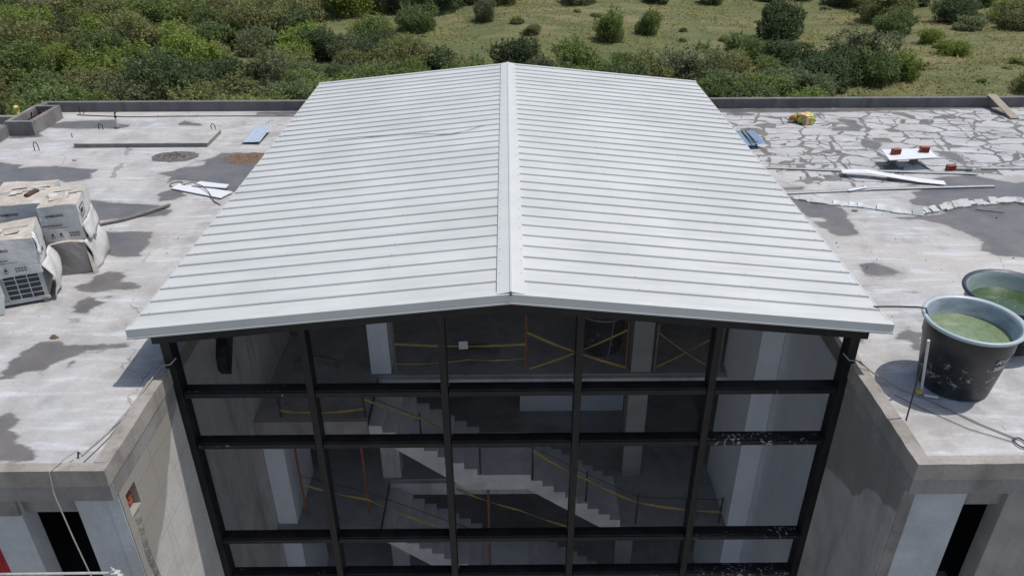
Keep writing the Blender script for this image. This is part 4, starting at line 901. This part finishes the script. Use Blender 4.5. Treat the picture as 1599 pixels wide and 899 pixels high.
track((9.15, 17.93, .025), (11.45, 17.70, .02), 'thin metal track continuing behind the bent white strip to the right')
track((6.2, 16.55, .02), (8.45, 16.76, .02), 'long thin metal track, front left length under the small white scrap')
track((8.4, 16.76, .03), (11.45, 16.93, .02), 'thin metal track, front length lying across the dark puddle')
track((11.75, 18.08, .02), (15.0, 18.02, .02), 'long pale metal track at the right edge of the picture')
strip([(7.88, 16.66, .04), (8.38, 16.82, .06)], .07, .01, M['white'], 'white_scrap', 'small bright white scrap lying on the front metal track', 'scrap')
P = [(6.52, 16.32), (6.86, 16.12), (7.28, 15.93), (7.62, 15.87), (7.88, 15.80), (8.43, 15.55), (8.96, 15.36), (9.15, 15.48), (9.62, 15.62), (10.08, 15.82), (10.8, 15.96), (11.42, 16.03), (11.7, 15.85)]
rr = random.Random(4); seg = []
for i in range(len(P)-1):
    n = 4 if math.dist(P[i], P[i+1]) > .45 else 3
    seg += [Vector((*P[i], 0)).lerp(Vector((*P[i+1], 0)), k/n) for k in range(n)]
for part, sl, lab, jit, mt in ((0, slice(0, 20), 'crumpled grey sheet-metal strip, left half of the long zigzag on the slab', .02, 'gal'), (1, slice(19, None), 'crumpled bright white strip, right half of the long zigzag on the slab', .07, 'offwhite')):
    Q = seg[sl]; m = MB()
    for i in range(len(Q)-1):
        a, b = Q[i], Q[i+1]; d = (b-a).normalized(); q = Vector((-d.y, d.x, 0))*rr.uniform(.05, .085); z0 = rr.uniform(.015, .03+jit*.4); z1 = z0+rr.uniform(.02, .05+jit)
        e = d*.02; m.add([a-q-e+Vector((0, 0, z0)), b-q+e+Vector((0, 0, z0+rr.uniform(-.01, .01))), b+q+e+Vector((0, 0, z1)), a+q-e+Vector((0, 0, z1+rr.uniform(-.02, .02))), a-q*.9-e+Vector((0, 0, .004)), b-q*.9+e+Vector((0, 0, .004))], [(0, 1, 2, 3), (4, 5, 1, 0)])
    o = m.build('crumpled_strip', M[mt], fix=False); sm = o.modifiers.new('s', 'SOLIDIFY'); sm.thickness = .006; tag(o, lab, 'strip')
rubble(7.62, 15.6, 0, .05, 16, M['gravel'], 'rubble_pile', 'tiny dark crumb of mortar below the crumpled grey strip', 'rubble', 33, .03)
rubble(6.9, 21.2, 0, .22, 70, M['rough'], 'rubble_pile', 'low scatter of mortar on the right slab behind the blue cover', 'rubble', 34, .03)
tag(MB().bar((10.3, 15.62, .02), (10.85, 15.45, .02), .02, .02).build('timber_offcut', M['wood']), 'thin stick lying below the crumpled white strip', 'timber')
# ---- board against the parapet, sack
tag(MB().bar((14.82, 23.42, .36), (14.88, 22.05, .03), .27, .03).build('wooden_board', M['wood'], bevel=.004), 'pale wooden board leaning on the right rear parapet', 'board')
def blob(loc, sc, seed, mat, name, label, cat, n=3):
    bm = bmesh.new(); bmesh.ops.create_icosphere(bm, subdivisions=4, radius=1)
    for v in bm.verts:
        c = v.co.copy(); f = 1+.14*math.sin(5*c.x+seed)*math.cos(4*c.y+seed)+.08*math.sin(11*c.y+9*c.z+seed)+.05*math.sin(17*c.x+13*c.z)
        c = Vector([math.copysign(abs(q)**.6, q) for q in c])*f; v.co = Vector((c.x*sc[0], c.y*sc[1], max(c.z, -.8)*sc[2]+sc[2]*.8))
    me = bpy.data.meshes.new(name); bm.to_mesh(me); bm.free(); me.materials.append(mat)
    for p in me.polygons: p.use_smooth = True
    o = bpy.data.objects.new(name, me); COL.objects.link(o); o.location = loc; return tag(o, label, cat)
o = blob((8.62, 21.85, 0), (.24, .24, .15), 2.0, M['sack'], 'plastic_sack', 'crumpled orange, yellow and green printed sack on the right slab', 'sack'); o.rotation_euler.z = rad(8)
o = MB().tube([(-.24, .05, .15), (-.36, .1, .13), (-.42, .12, .07)], [.11, .08, .05], 10).build('sack_mouth', M['sandbag'], o, smooth=True)

# grit and mortar crumbs strewn over both slabs
m = MB(); rr = random.Random(77)
for k in range(900):
    sgn = rr.choice((-1, 1)); x = sgn*rr.uniform(5.8, 14 if sgn < 0 else 17); y = 7.9+15.2*rr.random()**.8; s = rr.uniform(.005, .016)*(1.6 if rr.random() < .08 else 1)
    c = Vector((x, y, s*.4)); vs = [c+Vector((rr.uniform(-1, 1), rr.uniform(-1, 1), rr.uniform(-.6, 1)))*s for _ in range(5)]
    m.add(vs, [(0, 1, 2), (0, 2, 3), (0, 3, 4), (1, 2, 4), (2, 3, 4), (0, 1, 4)])
tag(m.build('grit', M['rough'], fix=False), 'mortar crumbs and grit strewn over both flat roofs', 'grit', kind='stuff')

# ================================================================== VEGETATION
def leaf_cloud(seed, n, R_, H_, size, lobes, shoots=80):
    rg = np.random.default_rng(seed); C = []
    for k in range(lobes):
        a = rg.uniform(0, 6.28); d = R_*.75*math.sqrt(rg.random()); rad_ = R_*rg.uniform(.26, .55)
        C.append((d*math.cos(a), d*math.sin(a), H_*rg.uniform(.38, .72)-.0, rad_, rad_*rg.uniform(.6, .95)*H_/(R_*1.5)))
    C.append((0, 0, H_*.42, R_*.62, H_*.42))
    for k in range(6):
        a = 6.283*k/6+rg.uniform(-.4, .4); C.append((R_*.55*math.cos(a), R_*.55*math.sin(a), H_*.24, R_*.36, H_*.26))
    C = np.array(C); idx = rg.integers(0, len(C), n); c = C[idx]
    u = rg.normal(size=(n, 3)); u /= np.linalg.norm(u, axis=1)[:, None]
    r = rg.uniform(.55, 1.06, n)**.6
    clump = rg.normal(size=(260, 3)); clump /= np.linalg.norm(clump, axis=1)[:, None]
    ci = rg.integers(0, 260, n); u = u*.35+clump[ci]; u /= np.linalg.norm(u, axis=1)[:, None]
    r *= (.86+.26*rg.random(260))[ci]
    p = c[:, :3]+u*r[:, None]*c[:, [3, 3, 4]]
    var = np.clip(.48+.25*rg.normal(size=260)[ci]+.12*rg.normal(size=n), 0, 1)
    S_ = []; SV = []
    for k in range(shoots):
        a = rg.uniform(0, 6.28); el = rg.uniform(.2, 1.4); q = C[rg.integers(0, len(C))]; d = np.array([math.cos(a)*math.cos(el), math.sin(a)*math.cos(el), math.sin(el)])
        s0 = q[:3]+d*q[[3, 3, 4]]*.9; L_ = rg.uniform(.25, .75)*R_*.45; v0 = rg.uniform(.3, .95)
        for j in range(16): S_.append(s0+d*L_*j/15+rg.normal(size=3)*.05); SV.append(v0)
    p = np.vstack([p, np.array(S_)]); var = np.concatenate([var, SV]); keep = p[:, 2] > .02; p = p[keep]; var = var[keep]; N = len(p)
    t1 = rg.normal(size=(N, 3)); t1 /= np.linalg.norm(t1, axis=1)[:, None]; t2 = rg.normal(size=(N, 3)); t2 -= (t1*t2).sum(1)[:, None]*t1; t2 /= np.linalg.norm(t2, axis=1)[:, None]
    s = (size*rg.uniform(.6, 1.4, N))[:, None]
    V = np.stack([p-t1*s, p-t2*s*.5, p+t1*s, p+t2*s*.5], 1).reshape(-1, 3)
    me = bpy.data.meshes.new('crown'); me.vertices.add(4*N); me.vertices.foreach_set('co', V.ravel().astype(np.float32))
    me.loops.add(4*N); me.loops.foreach_set('vertex_index', np.arange(4*N, dtype=np.int32)); me.polygons.add(N)
    me.polygons.foreach_set('loop_start', np.arange(0, 4*N, 4, dtype=np.int32)); me.polygons.foreach_set('loop_total', np.full(N, 4, dtype=np.int32))
    at = me.attributes.new('leafvar', 'FLOAT', 'POINT'); at.data.foreach_set('value', np.repeat(var, 4).astype(np.float32))
    me.update(); me.validate(); me.materials.append(M['leaf']); return me
def trunk_mesh(seed, R_, H_):
    rr = random.Random(seed); m = MB()
    for k in range(6):
        a = rr.uniform(0, 6.28); d = rr.uniform(.2, .6)*R_; x, y = math.cos(a), math.sin(a)
        m.tube([(x*.08, y*.08, -.3), (x*.2+rr.uniform(-.05, .05), y*.2, H_*.25), (x*d*.6, y*d*.6, H_*.5), (x*d, y*d, H_*.8)], [.10, .08, .055, .02], 6)
    me = bpy.data.meshes.new('trunk'); me.from_pydata(m.v, [], m.f); me.update(); me.materials.append(M['bark']); return me
KINDS = []       # radius 1.9, height 3 at scale 1
for k in range(8):
    R_, H_ = ((1.9, 2.7), (2.1, 2.9), (1.7, 3.0), (2.2, 2.6))[k % 4]
    KINDS.append((leaf_cloud(40+k, 8500, R_, H_, .085, 6+k % 4), trunk_mesh(70+k, R_, H_), H_))
small = [(leaf_cloud(90+k, 1500, .6, .75, .055, 4, 25), trunk_mesh(95+k, .35, .6), .75) for k in range(3)]
COLS = [(.150, .195, .080), (.180, .225, .080), (.210, .262, .070), (.205, .212, .095), (.165, .188, .108), (.100, .130, .066), (.240, .240, .120)]
CNAME = ['dark green', 'mid green', 'bright yellow-green', 'olive', 'grey-green', 'deep green', 'pale olive']
def bush(x, y, sc, kind, col, label, group=None, name='bush', cat='bush', rz=0, zs=1.0):
    cr, tm, H_ = kind
    r = empty(name, (x, y, th(x, y)-.05), label, cat, group, rz); r.scale = (sc, sc, sc*zs)
    c = bpy.data.objects.new('crown', cr); COL.objects.link(c); c.parent = r; c.color = (*col, 1)
    t_ = bpy.data.objects.new('trunk', tm); COL.objects.link(t_); t_.parent = r
    return r
solo = [(27.3, 79.5, 1.35, 0, 5, 'large round dark bush alone in the meadow at the upper right', 1.1), (10.1, 77.6, 1.0, 2, 1, 'medium dark bush in the meadow above the right half of the roof', 1.0),
    (14.4, 82, .75, 4, 1, 'narrow upright bush just right of the medium bush in the meadow', 1.25), (-9.3, 83, 1.05, 3, 0, 'bush at the left end of the meadow, above the left half of the roof', .95),
    (-2.3, 86.2, .75, 6, 4, 'small sparse bush in the meadow right above the ridge', 1.15), (40.2, 82.8, 1.0, 1, 0, 'dark round bush at the top right of the meadow', .9),
    (41.3, 77, .62, 5, 2, 'small bush standing left of the thicket at the right picture edge', .9), (39.8, 69.8, .72, 7, 2, 'low yellow-green bush in the open meadow at the far right', .75),
    (28.6, 63.5, 1.55, 6, 4, 'broad grey-green bush at the right end of the hedge', .85), (31.5, 61.8, .9, 2, 2, 'yellow-green bush hugging the broad bush at the end of the hedge', .8),
    (39.5, 57.5, .8, 3, 6, 'pale yellow-green shrub just above the right parapet', .9), (2.5, 80.5, .55, 4, 3, 'low tuft of scrub in the meadow right of the ridge', .7)]
for x, y, sc, k, ci, lab, zs in solo: bush(x, y, sc, KINDS[k], COLS[ci], lab, rz=k*1.3, zs=zs)
def inside(x, y, poly): return bool(sdf(np.array([x]), np.array([y]), poly)[0] > 0)
rr = random.Random(12); placed = [(a[0], a[1], 1.5) for a in solo]; nb = {}
GR = {'thicket': ('bush in the dense thicket filling the left of the background', 'bushes of the left thicket'),
      'hedge': ('bush in the hedge of scrub right behind the building', 'bushes of the hedge behind the building'),
      'far': ('bush in the far scrub along the top of the picture', 'bushes of the far scrub')}
tries = 0
while tries < 9000 and len(placed) < 296:
    tries += 1
    y = 40+75*rr.random()**.85; x = rr.uniform(-.69*y-1, .69*y+1); ins = inside(x, y, GRASS)
    if ins: continue
    if x > .49*y and y < 60 or (x > 24 and y < 58) or y < 44: continue
    zone = ''
    if y > 97 and x > -5: zone = 'far'
    elif x > -18 and y < 82: zone = 'hedge'
    elif x < -5: zone = 'thicket'
    else: zone = 'far'
    dist = 3.4 if zone == 'thicket' else 2.2 if zone == 'hedge' else 4.0
    if zone == 'hedge' and (y > 66+3*math.sin(x*.35)+max(0, -x)*.6 or y < 47): continue
    if any((x-a)**2+(y-b)**2 < dist**2 for a, b, _ in placed): continue
    big_patch = math.sin(x*.13+2)*math.cos(y*.15)
    sc = rr.uniform(.7, 1.35)+(.30 if zone == 'thicket' else .1); 
    if zone == 'hedge': sc = rr.uniform(.85, 1.25)+(.1 if y < 52 else 0)
    ci = rr.choice([0, 1, 1, 3, 4, 5] if zone == 'hedge' else [0, 1, 2, 2, 3, 3, 6, 4, 5] if big_patch > -.2 else [0, 1, 3, 5, 4, 6])
    placed.append((x, y, sc)); nb[zone] = nb.get(zone, 0)+1
    q = rr.uniform(.85, 1.2); c = tuple(v*q for v in COLS[ci])
    bush(x, y, sc, KINDS[rr.randrange(8)], c, CNAME[ci]+' '+GR[zone][0], GR[zone][1], rz=rr.uniform(0, 6.28), zs=rr.uniform(.6, 1.05))
for k in range(26):      # low scrub dotted over the meadow
    for _ in range(30):
        y = rr.uniform(55, 99); x = rr.uniform(-22, .72*y)
        if inside(x, y, GRASS) and all((x-a)**2+(y-b)**2 > 4 for a, b, _ in placed): break
    else: continue
    placed.append((x, y, 1)); bush(x, y, rr.uniform(.7, 1.6), small[k % 3], COLS[rr.choice([1, 3, 3, 4, 6])], 'low tuft of scrub dotted over the meadow', 'scrub dotted over the meadow', 'shrub', 'shrub', rr.uniform(0, 6), rr.uniform(.45, .8))
# grass blades over the whole visible ground
rg = np.random.default_rng(9); N = 60000
yy = 42+62*rg.random(N)**.9; xx = rg.uniform(-.74, .74, N)*yy
nz = np.sin(xx*.31+1)*np.cos(yy*.27)+.6*np.sin(xx*.9+yy*.7)+.5*rg.normal(size=N); keep = nz > -.35; xx, yy, nz = xx[keep], yy[keep], nz[keep]; N = len(xx)
zz = np.array([th(float(a), float(b)) for a, b in zip(xx, yy)])
a = rg.uniform(0, 6.28, N); h = rg.uniform(.06, .22, N)*(1+.35*np.clip(nz, 0, 1.5)); w_ = rg.uniform(.05, .14, N); lx = rg.normal(size=N)*.3; ly = rg.normal(size=N)*.3
V = np.stack([np.stack([xx-w_*np.cos(a), yy-w_*np.sin(a), zz-.03], 1), np.stack([xx+w_*np.cos(a), yy+w_*np.sin(a), zz-.03], 1), np.stack([xx+lx, yy+ly, zz+h], 1)], 1).reshape(-1, 3)
me = bpy.data.meshes.new('grass'); me.vertices.add(3*N); me.vertices.foreach_set('co', V.ravel().astype(np.float32)); me.loops.add(3*N); me.loops.foreach_set('vertex_index', np.arange(3*N, dtype=np.int32))
me.polygons.add(N); me.polygons.foreach_set('loop_start', np.arange(0, 3*N, 3, dtype=np.int32)); me.polygons.foreach_set('loop_total', np.full(N, 3, dtype=np.int32))
at = me.attributes.new('leafvar', 'FLOAT', 'POINT'); at.data.foreach_set('value', np.repeat(np.clip(.55+.14*rg.normal(size=N)+.12*nz, 0, 1), 3).astype(np.float32)); me.update(); me.materials.append(M['blade'])
o = bpy.data.objects.new('grass', me); COL.objects.link(o); o.color = (.24, .225, .09, 1); tag(o, 'tall dry grass of the meadow', 'grass', kind='stuff')
print('bushes', nb, 'total', len(placed))
